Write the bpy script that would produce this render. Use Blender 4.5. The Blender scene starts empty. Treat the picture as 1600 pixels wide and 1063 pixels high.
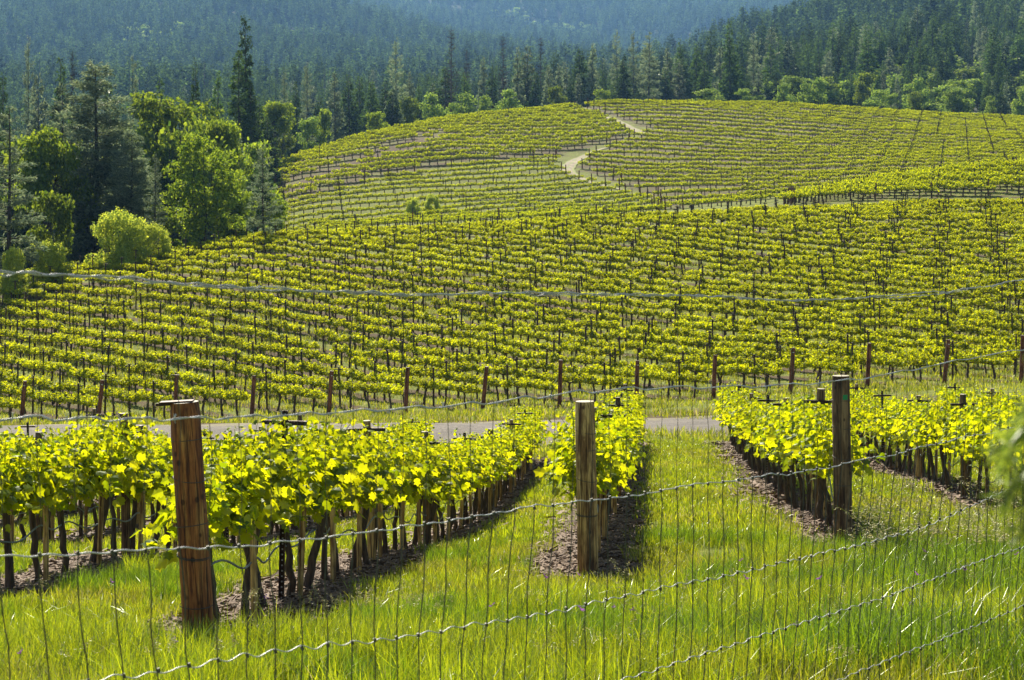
import bpy, math, random
import numpy as np
from mathutils import Vector

rng = np.random.default_rng(7)
random.seed(7)
S = bpy.context.scene
COL = S.collection
F = 2700.0          # focal length in photo pixels (1600 wide)
V0 = 330.0          # horizon row
PI = math.pi

# ------------------------------------------------------------------ terrain
def sm(a, b, x):
    t = np.clip((x - a) / (b - a), 0, 1)
    return t * t * (3 - 2 * t)

def ip(x, table):
    k = sorted(table)
    return np.interp(x, k, [table[i] for i in k])

V_BASE = {-400: 690, 0: 672, 173: 668, 418: 660, 773: 648, 1013: 637, 1257: 619, 1480: 605, 2000: 590}
M_D = {-400: 128, 0: 130, 200: 132, 400: 136, 600: 140, 800: 144, 1000: 147, 1200: 150, 1400: 152, 1600: 155, 2000: 158}
M_V = {-400: 500, 0: 450, 200: 418, 400: 384, 600: 373, 800: 360, 1000: 350, 1200: 340, 1400: 332, 1600: 328, 2000: 322}
V190 = {-400: 410, 0: 402, 400: 398, 600: 365, 1000: 345, 1240: 322, 1400: 318, 1600: 312, 2000: 305}
V212 = {-400: 410, 0: 400, 400: 395, 600: 360, 1000: 338, 1240: 318, 1400: 284, 1600: 264, 2000: 255}
VB = {-400: 405, 0: 400, 380: 390, 450: 356, 600: 352, 1000: 335, 1240: 312, 1400: 288, 1600: 272, 2000: 262}
F_D = {-400: 300, 430: 300, 600: 330, 800: 370, 900: 390, 1600: 400, 2000: 400}
F_V = {-400: 410, 0: 398, 200: 380, 300: 350, 380: 300, 410: 265, 430: 254, 500: 236, 600: 208, 700: 186, 800: 176,
       870: 168, 1000: 163, 1100: 162, 1200: 166, 1300: 171, 1400: 176, 1500: 183, 1600: 188, 2000: 210}
FAR = {
    500: {0: 300, 400: 270, 800: 215, 1000: 196, 1200: 178, 1400: 165, 1600: 168},
    700: {0: 240, 400: 220, 800: 195, 1000: 180, 1200: 146, 1400: 122, 1600: 115},
    1000: {0: 180, 400: 175, 800: 170, 1000: 165, 1200: 102, 1400: 52, 1600: 25},
    1300: {0: 140, 400: 135, 800: 135, 1000: 142, 1100: 112, 1200: 65, 1300: 22, 1400: -8, 1600: -50},
    1550: {0: 115, 400: 110, 800: 120, 1000: 130, 1200: 115, 1400: 70, 1600: 20},
    2000: {0: 35, 400: 45, 600: 75, 800: 100, 1000: 120, 1200: 110, 1600: 90},
    2300: {0: -12, 400: 18, 500: 34, 600: 56, 700: 76, 800: 92, 1000: 105, 1200: 105, 1600: 90},
    2600: {0: 10, 400: 30, 800: 85, 1000: 92, 1200: 90, 1600: 80},
    3400: {0: -40, 400: -20, 600: 0, 800: 5, 1000: 10, 1200: 0, 1600: -10},
    4300: {0: -140, 400: -120, 800: -110, 1200: -120, 1600: -130},
}
UG = np.arange(-400, 2001, 25.0)
YG = np.concatenate([np.arange(50, 560, 2.5), np.arange(560, 4320, 20.0)])

def z_of(v, y):
    return (V0 - v) / F * y

def build_table():
    T = np.zeros((len(UG), len(YG)))
    for i, u in enumerate(UG):
        yc, vm, vb = ip(u, M_D), ip(u, M_V), ip(u, V_BASE)
        yf, vf, v0 = ip(u, F_D), ip(u, F_V), ip(u, VB)
        zc = z_of(vm, yc)
        t = np.clip((YG - 70) / (yc - 70), 0, 1)
        zm = z_of(vm + (vb - vm) * (1 - t) ** 1.5, YG)
        z70 = z_of(vb, 70.0)
        zm = np.where(YG < 70, z70 + (70 - YG) * 0.09, zm)
        ny = [yc, yc + 18, 190, 212, 232]
        nz = [zc, min(zc - 1.2, z_of(ip(u, V190), 190)), z_of(ip(u, V190), 190), z_of(ip(u, V212), 212), z_of(v0, 232)]
        zmid = np.interp(YG, ny, nz)
        tf = np.clip((YG - 232) / (yf - 232), 0, 1)
        zf = z_of(vf + (v0 - vf) * (1 - tf) ** 1.35, YG)
        zfc = z_of(vf, yf)
        fy = [yf, yf + 15] + sorted(FAR)
        fz = [zfc, zfc - 1.0] + [z_of(ip(u, FAR[k]), k) for k in sorted(FAR)]
        zfar = np.interp(YG, fy, fz)
        z = np.where(YG <= yc, zm, np.where(YG <= 232, zmid, np.where(YG <= yf, zf, zfar)))
        T[i] = z
    # smooth along y (index space) and along u
    k = np.array([1, 2, 3, 2, 1.0]); k /= k.sum()
    P = np.pad(T, ((0, 0), (2, 2)), mode='edge')
    T2 = sum(k[j] * P[:, j:j + T.shape[1]] for j in range(5))
    P = np.pad(T2, ((2, 2), (0, 0)), mode='edge')
    T3 = sum(k[j] * P[j:j + T.shape[0]] for j in range(5))
    return T3
TAB = build_table()

def bump(x, y, s, seed=0.0):
    return (np.sin(x / s + seed) * np.cos(y / s * 0.9 + 1.3 * seed) + 0.5 * np.sin(x / s * 2.1 + y / s * 1.7 + seed * 2.1)
            + 0.25 * np.sin(x / s * 4.3 - y / s * 3.9 + seed))

def ground_z(x, y):
    x = np.asarray(x, float); y = np.asarray(y, float)
    near = ip(y, {-60: 0.2, -10: -1.2, 0: -1.62, 5: -2.1, 9: -2.5, 11.6: -2.86, 17: -3.42, 19: -3.55, 25: -4.3, 35: -5.25, 45: -6.05, 52: -6.5, 60: -7.2, 75: -8.3})
    sx = 1 - sm(-1.5, 3.5, x)
    near = near - sx * np.clip((y - 11) * 0.038, 0, 0.85) * (1 - sm(42, 55, y))
    near = near + 0.04 * bump(x, y, 1.7, 0.4) * sm(3, 6, y)
    yy = np.clip(y, 51, 4300)
    u = 800 + F * x / yy
    ui = np.clip((u - UG[0]) / 25.0, 0, len(UG) - 1.001)
    yi = np.clip(np.interp(yy, YG, np.arange(len(YG))), 0, len(YG) - 1.001)
    u0 = ui.astype(int); y0 = yi.astype(int); fu = ui - u0; fy = yi - y0
    far = (TAB[u0, y0] * (1 - fu) * (1 - fy) + TAB[u0 + 1, y0] * fu * (1 - fy) + TAB[u0, y0 + 1] * (1 - fu) * fy + TAB[u0 + 1, y0 + 1] * fu * fy)
    far = far + sm(60, 90, yy) * 0.10 * bump(x, y, 6.0, 1.1) + sm(200, 260, yy) * 0.25 * bump(x, y, 17.0, 2.0)
    far = far + sm(520, 900, yy) * 7.0 * bump(x, y, 95.0, 0.7) + sm(1500, 2400, yy) * 12.0 * bump(x, y, 210.0, 2.7)
    w = sm(52, 70, y)
    return near * (1 - w) + far * w

def gz(x, y): return float(ground_z(x, y))
def ray(u, y): return (u - 800) / F * y            # x at depth y for photo column u
def proj(x, y, z): return 800 + F * x / y, V0 - F * z / y
def on_ray(u, v, y): return Vector(((u - 800) / F * y, y, (V0 - v) / F * y))

# ------------------------------------------------------------------ materials
def new_mat(name):
    m = bpy.data.materials.new(name); m.use_nodes = True
    nt = m.node_tree; nt.nodes.clear()
    return m, nt, nt.nodes, nt.links

def N(nt, t, **kw):
    n = nt.nodes.new(t)
    for k, v in kw.items():
        if k.startswith('i_'): n.inputs[k[2:].replace('_', ' ')].default_value = v
        else: setattr(n, k, v)
    return n

def ramp(nt, stops, interp='LINEAR'):
    r = nt.nodes.new('ShaderNodeValToRGB'); r.color_ramp.interpolation = interp
    e = r.color_ramp.elements
    while len(e) < len(stops): e.new(0.5)
    for i, (p, c) in enumerate(stops):
        e[i].position = p; e[i].color = (*c, 1) if len(c) == 3 else c
    return r

def mixc(nt, fac, a, b, mode='MIX'):
    m = nt.nodes.new('ShaderNodeMix'); m.data_type = 'RGBA'; m.blend_type = mode
    L = nt.links
    for sock, val in ((m.inputs['Factor'], fac), (m.inputs['A'], a), (m.inputs['B'], b)):
        if isinstance(val, (int, float)): sock.default_value = val
        elif isinstance(val, tuple): sock.default_value = (*val, 1) if len(val) == 3 else val
        else: L.new(val, sock)
    return m.outputs['Result']

def noise(nt, scale, detail=3, vec=None, rough=0.55):
    n = nt.nodes.new('ShaderNodeTexNoise'); n.inputs['Scale'].default_value = scale
    n.inputs['Detail'].default_value = detail; n.inputs['Roughness'].default_value = rough
    if vec is not None: nt.links.new(vec, n.inputs['Vector'])
    return n

def leaf_mat(name, dark, light, trans, tfac=0.5, gloss=0.06, rough=0.4, vary=0.25, lo=(0.25, 0.38, 0.5)):
    m, nt, nodes, L = new_mat(name)
    geo = N(nt, 'ShaderNodeNewGeometry'); oi = N(nt, 'ShaderNodeObjectInfo')
    r = ramp(nt, [(0.0, dark), (1.0, light)])
    L.new(geo.outputs['Random Per Island'], r.inputs[0])
    hs = N(nt, 'ShaderNodeHueSaturation')
    mr = N(nt, 'ShaderNodeMapRange'); mr.inputs['To Min'].default_value = 1 - vary; mr.inputs['To Max'].default_value = 1 + vary
    L.new(oi.outputs['Random'], mr.inputs['Value']); L.new(mr.outputs[0], hs.inputs['Value']); L.new(r.outputs[0], hs.inputs['Color'])
    d = N(nt, 'ShaderNodeBsdfDiffuse'); L.new(hs.outputs[0], d.inputs[0])
    t = N(nt, 'ShaderNodeBsdfTranslucent')
    hs2 = N(nt, 'ShaderNodeHueSaturation'); L.new(mr.outputs[0], hs2.inputs['Value'])
    r2 = ramp(nt, [(0.0, (trans[0] * lo[0], trans[1] * lo[1], trans[2] * lo[2])), (1.0, trans)]); L.new(geo.outputs['Random Per Island'], r2.inputs[0])
    L.new(r2.outputs[0], hs2.inputs['Color']); L.new(hs2.outputs[0], t.inputs[0])
    mx = N(nt, 'ShaderNodeMixShader'); mx.inputs[0].default_value = tfac
    L.new(d.outputs[0], mx.inputs[1]); L.new(t.outputs[0], mx.inputs[2])
    g = N(nt, 'ShaderNodeBsdfGlossy'); g.inputs['Roughness'].default_value = rough; g.inputs[0].default_value = (0.9, 0.95, 0.85, 1)
    mg = N(nt, 'ShaderNodeMixShader'); mg.inputs[0].default_value = gloss
    L.new(mx.outputs[0], mg.inputs[1]); L.new(g.outputs[0], mg.inputs[2])
    o = N(nt, 'ShaderNodeOutputMaterial'); L.new(mg.outputs[0], o.inputs[0])
    return m

def solid_mat(name, c1, c2, scale=20, stretch=(1, 1, 1), rough=0.8, metal=0.0, bumpd=0.3, c3=None, coord='Object', bdist=0.01):
    m, nt, nodes, L = new_mat(name)
    tc = N(nt, 'ShaderNodeTexCoord'); mp = N(nt, 'ShaderNodeMapping'); mp.inputs['Scale'].default_value = stretch
    oi = N(nt, 'ShaderNodeObjectInfo')
    L.new(tc.outputs[coord], mp.inputs[0])
    add = N(nt, 'ShaderNodeVectorMath', operation='ADD'); sc = N(nt, 'ShaderNodeMath', operation='MULTIPLY'); sc.inputs[1].default_value = 37.0
    L.new(oi.outputs['Random'], sc.inputs[0]); L.new(mp.outputs[0], add.inputs[0]); L.new(sc.outputs[0], add.inputs[1])
    n = noise(nt, scale, 6, add.outputs[0], 0.65)
    r = ramp(nt, [(0.3, c1), (0.7, c2)] if c3 is None else [(0.3, c1), (0.55, c2), (0.72, c3)])
    L.new(n.outputs[0], r.inputs[0])
    p = N(nt, 'ShaderNodeBsdfPrincipled'); p.inputs['Roughness'].default_value = rough; p.inputs['Metallic'].default_value = metal
    L.new(r.outputs[0], p.inputs['Base Color'])
    b = N(nt, 'ShaderNodeBump'); b.inputs['Strength'].default_value = bumpd; b.inputs['Distance'].default_value = bdist
    L.new(n.outputs[0], b.inputs['Height']); L.new(b.outputs[0], p.inputs['Normal'])
    o = N(nt, 'ShaderNodeOutputMaterial'); L.new(p.outputs[0], o.inputs[0])
    return m

M = {}
M['vine_leaf'] = leaf_mat('vine_leaf', (0.025, 0.075, 0.004), (0.20, 0.28, 0.010), (0.98, 0.94, 0.006), 0.54, 0.025, 0.45, 0.2)
M['vine_leaf_far'] = leaf_mat('vine_leaf_far', (0.04, 0.10, 0.006), (0.22, 0.31, 0.012), (0.92, 0.92, 0.006), 0.5, 0.01, 0.5, 0.12, (0.5, 0.58, 0.7))
M['vine_leaf_mid'] = leaf_mat('vine_leaf_mid', (0.025, 0.07, 0.004), (0.20, 0.28, 0.01), (0.98, 0.93, 0.006), 0.52, 0.02, 0.45, 0.18, (0.48, 0.60, 0.7))
M['grass'] = leaf_mat('grass_blade', (0.025, 0.06, 0.005), (0.24, 0.29, 0.02), (0.62, 0.68, 0.012), 0.42, 0.07, 0.35, 0.5)
M['grass_olive'] = leaf_mat('olive_grass_blade', (0.05, 0.07, 0.01), (0.34, 0.34, 0.04), (0.72, 0.70, 0.025), 0.4, 0.05, 0.35, 0.4)
M['grass_dark'] = leaf_mat('deep_green_grass_blade', (0.015, 0.045, 0.004), (0.12, 0.20, 0.012), (0.34, 0.50, 0.012), 0.42, 0.07, 0.35, 0.4)
M['grass_dry'] = leaf_mat('grass_dry', (0.35, 0.28, 0.12), (0.55, 0.48, 0.22), (0.6, 0.5, 0.2), 0.4, 0.05, 0.4)
M['flower'] = leaf_mat('flower_petal', (0.35, 0.08, 0.45), (0.5, 0.15, 0.6), (0.5, 0.15, 0.6), 0.4, 0.02)
M['fir'] = leaf_mat('fir_needles', (0.014, 0.034, 0.014), (0.10, 0.15, 0.045), (0.14, 0.23, 0.03), 0.38, 0.015, 0.5, 0.55)
M['fir_far'] = leaf_mat('far_conifer_needles', (0.013, 0.034, 0.015), (0.105, 0.165, 0.062), (0.14, 0.23, 0.045), 0.33, 0.0, 0.5, 0.7, (0.4, 0.4, 0.4))
M['pine'] = leaf_mat('pine_needles', (0.045, 0.07, 0.038), (0.33, 0.38, 0.23), (0.36, 0.42, 0.19), 0.43, 0.04, 0.4, 0.3)
M['oak'] = leaf_mat('oak_leaves', (0.03, 0.065, 0.008), (0.15, 0.21, 0.02), (0.38, 0.46, 0.025), 0.5, 0.03, 0.5, 0.3)
M['oak_bright'] = leaf_mat('bright_broad_leaves', (0.09, 0.17, 0.025), (0.25, 0.34, 0.06), (0.42, 0.54, 0.06), 0.5, 0.03, 0.5, 0.2)
M['shrub'] = leaf_mat('shrub_leaves', (0.22, 0.32, 0.02), (0.50, 0.56, 0.08), (0.90, 0.92, 0.08), 0.5, 0.03, 0.5, 0.1)
M['dead'] = solid_mat('dead_twigs', (0.05, 0.035, 0.03), (0.13, 0.09, 0.075), 3)
M['bark'] = solid_mat('tree_bark', (0.02, 0.015, 0.012), (0.08, 0.06, 0.045), 4, (1, 1, 0.3), bumpd=0.6)
M['vine_bark'] = solid_mat('vine_bark', (0.012, 0.008, 0.006), (0.17, 0.11, 0.07), 45, (1, 1, 0.14), bumpd=1.0, bdist=0.02)
M['chip'] = solid_mat('wood_chip', (0.06, 0.03, 0.018), (0.28, 0.18, 0.11), 8)
M['steel'] = solid_mat('dark_rusty_steel', (0.03, 0.02, 0.018), (0.09, 0.05, 0.035), 25, rough=0.6, metal=0.5)
M['wire'] = solid_mat('galvanised_wire', (0.36, 0.37, 0.37), (0.62, 0.63, 0.62), 30, rough=0.42, metal=0.35, bumpd=0.05)
M['wire_dark'] = solid_mat('dull_wire', (0.04, 0.04, 0.03), (0.12, 0.12, 0.09), 30, rough=0.6, metal=0.3, bumpd=0.05)
M['hose'] = solid_mat('drip_hose_plastic', (0.10, 0.13, 0.15), (0.22, 0.26, 0.28), 10, rough=0.4, bumpd=0.05)
M['tape'] = solid_mat('green_tape', (0.0, 0.28, 0.08), (0.01, 0.34, 0.1), 10, rough=0.4, bumpd=0.05)
M['tag'] = solid_mat('white_tag', (0.6, 0.6, 0.58), (0.7, 0.7, 0.68), 10, rough=0.5, bumpd=0.05)

def post_mat(name, cols, top):
    m, nt, nodes, L = new_mat(name)
    tc = N(nt, 'ShaderNodeTexCoord'); oi = N(nt, 'ShaderNodeObjectInfo')
    sc = N(nt, 'ShaderNodeMath', operation='MULTIPLY'); sc.inputs[1].default_value = 53.0; L.new(oi.outputs['Random'], sc.inputs[0])
    add = N(nt, 'ShaderNodeVectorMath', operation='ADD'); L.new(tc.outputs['Object'], add.inputs[0]); L.new(sc.outputs[0], add.inputs[1])
    mp = N(nt, 'ShaderNodeMapping'); mp.inputs['Scale'].default_value = (14, 14, 1.1); L.new(add.outputs[0], mp.inputs[0])
    n1 = noise(nt, 1.6, 5, mp.outputs[0], 0.7)
    mp2 = N(nt, 'ShaderNodeMapping'); mp2.inputs['Scale'].default_value = (60, 60, 2.5); L.new(add.outputs[0], mp2.inputs[0])
    n2 = noise(nt, 1.5, 3, mp2.outputs[0], 0.6)
    mp3 = N(nt, 'ShaderNodeMapping'); mp3.inputs['Scale'].default_value = (5, 5, 2.0); L.new(add.outputs[0], mp3.inputs[0])
    n3 = noise(nt, 1.3, 4, mp3.outputs[0], 0.6)
    r = ramp(nt, [(0.28, cols[0]), (0.5, cols[1]), (0.72, cols[2])]); L.new(n1.outputs[0], r.inputs[0])
    r2 = ramp(nt, [(0.36, (0.28, 0.2, 0.16)), (0.52, (1, 1, 1))]); L.new(n2.outputs[0], r2.inputs[0])
    c = mixc(nt, 0.9, r.outputs[0], r2.outputs[0], 'MULTIPLY')
    mp5 = N(nt, 'ShaderNodeMapping'); mp5.inputs['Scale'].default_value = (26, 26, 0.7); L.new(add.outputs[0], mp5.inputs[0]); n5 = noise(nt, 1.0, 4, mp5.outputs[0], 0.75)
    r5 = ramp(nt, [(0.50, (1, 1, 1)), (0.60, (0.12, 0.05, 0.03))]); L.new(n5.outputs[0], r5.inputs[0]); c = mixc(nt, 0.85, c, r5.outputs[0], 'MULTIPLY')
    r3 = ramp(nt, [(0.40, (0.22, 0.09, 0.05)), (0.55, (1, 1, 1))]); L.new(n3.outputs[0], r3.inputs[0])
    c = mixc(nt, 0.7, c, r3.outputs[0], 'MULTIPLY')
    vo = N(nt, 'ShaderNodeTexVoronoi'); vo.inputs['Scale'].default_value = 1.0
    mp4 = N(nt, 'ShaderNodeMapping'); mp4.inputs['Scale'].default_value = (9, 9, 6.5); L.new(add.outputs[0], mp4.inputs[0]); L.new(mp4.outputs[0], vo.inputs['Vector'])
    r4 = ramp(nt, [(0.10, (0.12, 0.05, 0.03)), (0.17, (1, 1, 1))]); L.new(vo.outputs['Distance'], r4.inputs[0])
    c = mixc(nt, 0.8, c, r4.outputs[0], 'MULTIPLY')
    geo = N(nt, 'ShaderNodeNewGeometry'); sx = N(nt, 'ShaderNodeSeparateXYZ'); L.new(geo.outputs['Normal'], sx.inputs[0])
    gt = N(nt, 'ShaderNodeMath', operation='GREATER_THAN'); gt.inputs[1].default_value = 0.8; L.new(sx.outputs[2], gt.inputs[0])
    wv = N(nt, 'ShaderNodeTexWave', wave_type='RINGS', rings_direction='Z'); wv.inputs['Scale'].default_value = 14; wv.inputs['Distortion'].default_value = 2.5
    L.new(tc.outputs['Object'], wv.inputs['Vector'])
    rt = ramp(nt, [(0.0, tuple(x * 0.55 for x in top)), (0.7, top)]); L.new(wv.outputs['Fac'], rt.inputs[0])
    c = mixc(nt, gt.outputs[0], c, rt.outputs[0])
    p = N(nt, 'ShaderNodeBsdfPrincipled'); p.inputs['Roughness'].default_value = 0.75; L.new(c, p.inputs['Base Color'])
    b = N(nt, 'ShaderNodeBump'); b.inputs['Strength'].default_value = 0.8; b.inputs['Distance'].default_value = 0.006
    L.new(n2.outputs[0], b.inputs['Height']); L.new(b.outputs[0], p.inputs['Normal'])
    o = N(nt, 'ShaderNodeOutputMaterial'); L.new(p.outputs[0], o.inputs[0])
    return m
M['post_red'] = post_mat('treated_post_red', ((0.17, 0.04, 0.010), (0.48, 0.17, 0.035), (0.76, 0.44, 0.11)), (0.5, 0.46, 0.36))
M['post_tan'] = post_mat('treated_post_tan', ((0.58, 0.34, 0.10), (0.84, 0.56, 0.20), (0.90, 0.68, 0.30)), (0.55, 0.5, 0.36))
M['post_brown'] = post_mat('weathered_post', ((0.12, 0.07, 0.035), (0.30, 0.18, 0.08), (0.42, 0.28, 0.13)), (0.42, 0.38, 0.26))
M['end_red'] = post_mat('red_brown_end_post', ((0.16, 0.05, 0.025), (0.32, 0.11, 0.05), (0.42, 0.19, 0.09)), (0.4, 0.34, 0.26))
M['line_post'] = post_mat('dark_line_post', ((0.05, 0.03, 0.02), (0.14, 0.085, 0.045), (0.24, 0.16, 0.08)), (0.25, 0.22, 0.16))

def ground_mat():
    m, nt, nodes, L = new_mat('vineyard_ground')
    tc = N(nt, 'ShaderNodeTexCoord'); V = tc.outputs['Object']
    a_s = N(nt, 'ShaderNodeAttribute', attribute_name='soil'); a_w = N(nt, 'ShaderNodeAttribute', attribute_name='forest')
    n1 = noise(nt, 0.35, 6, V, 0.65); n2 = noise(nt, 3.0, 5, V, 0.7); n3 = noise(nt, 40, 4, V, 0.7)
    gr = ramp(nt, [(0.25, (0.04, 0.06, 0.008)), (0.5, (0.14, 0.17, 0.018)), (0.75, (0.30, 0.28, 0.05))]); L.new(n2.outputs[0], gr.inputs[0])
    so = ramp(nt, [(0.25, (0.03, 0.018, 0.011)), (0.5, (0.085, 0.060, 0.030)), (0.78, (0.24, 0.185, 0.10))]); L.new(n3.outputs[0], so.inputs[0])
    so2 = ramp(nt, [(0.35, (0.6, 0.55, 0.5)), (0.65, (1.25, 1.2, 1.15))]); L.new(n2.outputs[0], so2.inputs[0])
    soil = mixc(nt, 1.0, so.outputs[0], so2.outputs[0], 'MULTIPLY')
    # threshold soil attribute with noise
    ad = N(nt, 'ShaderNodeMath', operation='ADD'); L.new(a_s.outputs['Fac'], ad.inputs[0])
    nn = N(nt, 'ShaderNodeMath', operation='MULTIPLY_ADD'); nn.inputs[1].default_value = 0.9; nn.inputs[2].default_value = -0.45; L.new(n2.outputs[0], nn.inputs[0])
    L.new(nn.outputs[0], ad.inputs[1])
    nn2 = N(nt, 'ShaderNodeMath', operation='MULTIPLY_ADD'); nn2.inputs[1].default_value = 0.8; nn2.inputs[2].default_value = -0.4; L.new(n1.outputs[0], nn2.inputs[0])
    ad2 = N(nt, 'ShaderNodeMath', operation='ADD'); L.new(ad.outputs[0], ad2.inputs[0]); L.new(nn2.outputs[0], ad2.inputs[1])
    th = ramp(nt, [(0.40, (0, 0, 0)), (0.62, (1, 1, 1))]); L.new(ad2.outputs[0], th.inputs[0])
    c = mixc(nt, th.outputs[0], gr.outputs[0], soil)
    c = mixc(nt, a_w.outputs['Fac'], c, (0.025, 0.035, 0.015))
    p = N(nt, 'ShaderNodeBsdfPrincipled'); p.inputs['Roughness'].default_value = 0.95; p.inputs['Specular IOR Level'].default_value = 0.15
    L.new(c, p.inputs['Base Color'])
    b = N(nt, 'ShaderNodeBump'); b.inputs['Strength'].default_value = 0.7; b.inputs['Distance'].default_value = 0.04
    L.new(n3.outputs[0], b.inputs['Height']); L.new(b.outputs[0], p.inputs['Normal'])
    o = N(nt, 'ShaderNodeOutputMaterial'); L.new(p.outputs[0], o.inputs[0])
    return m

def road_mat(name, cols, s1=9, s2=60, verge=None, centre=0.0, vs=0.6):
    m, nt, nodes, L = new_mat(name)
    tc = N(nt, 'ShaderNodeTexCoord'); V = tc.outputs['Object']
    n1 = noise(nt, 0.8, 4, V, 0.6); n2 = noise(nt, s1, 6, V, 0.8)
    vo = N(nt, 'ShaderNodeTexVoronoi'); vo.inputs['Scale'].default_value = s2 / 2.5; L.new(V, vo.inputs['Vector'])
    r = ramp(nt, [(0.3, cols[0]), (0.5, cols[1]), (0.7, cols[2])]); L.new(n2.outputs[0], r.inputs[0])
    r1 = ramp(nt, [(0.35, (0.7, 0.66, 0.62)), (0.62, (1.15, 1.1, 1.05))]); L.new(n1.outputs[0], r1.inputs[0])
    c = mixc(nt, 1.0, r.outputs[0], r1.outputs[0], 'MULTIPLY')
    r2 = ramp(nt, [(0.0, (1.5, 1.5, 1.5)), (0.5, (0.7, 0.7, 0.7))]); L.new(vo.outputs['Distance'], r2.inputs[0])
    c = mixc(nt, 0.6, c, r2.outputs[0], 'MULTIPLY')
    at = N(nt, 'ShaderNodeAttribute', attribute_name='across'); nv = noise(nt, vs, 5, V, 0.7)
    k = N(nt, 'ShaderNodeMath', operation='MULTIPLY_ADD'); k.inputs[1].default_value = 1.1; k.inputs[2].default_value = -0.55; L.new(nv.outputs[0], k.inputs[0])
    k2 = N(nt, 'ShaderNodeMath', operation='ADD'); L.new(at.outputs['Fac'], k2.inputs[0]); L.new(k.outputs[0], k2.inputs[1])
    rv = ramp(nt, [(0.0, (centre,) * 3), (0.22, (0, 0, 0)), (0.70, (0, 0, 0)), (0.82, (1, 1, 1))]); L.new(k2.outputs[0], rv.inputs[0])
    gv = ramp(nt, [(0.3, verge[0]), (0.7, verge[1])]); L.new(n2.outputs[0], gv.inputs[0])
    c = mixc(nt, rv.outputs[0], c, gv.outputs[0])
    p = N(nt, 'ShaderNodeBsdfPrincipled'); p.inputs['Roughness'].default_value = 0.9; L.new(c, p.inputs['Base Color'])
    b = N(nt, 'ShaderNodeBump'); b.inputs['Strength'].default_value = 0.8; b.inputs['Distance'].default_value = 0.03
    L.new(n2.outputs[0], b.inputs['Height']); L.new(b.outputs[0], p.inputs['Normal'])
    o = N(nt, 'ShaderNodeOutputMaterial'); L.new(p.outputs[0], o.inputs[0])
    return m

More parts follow.
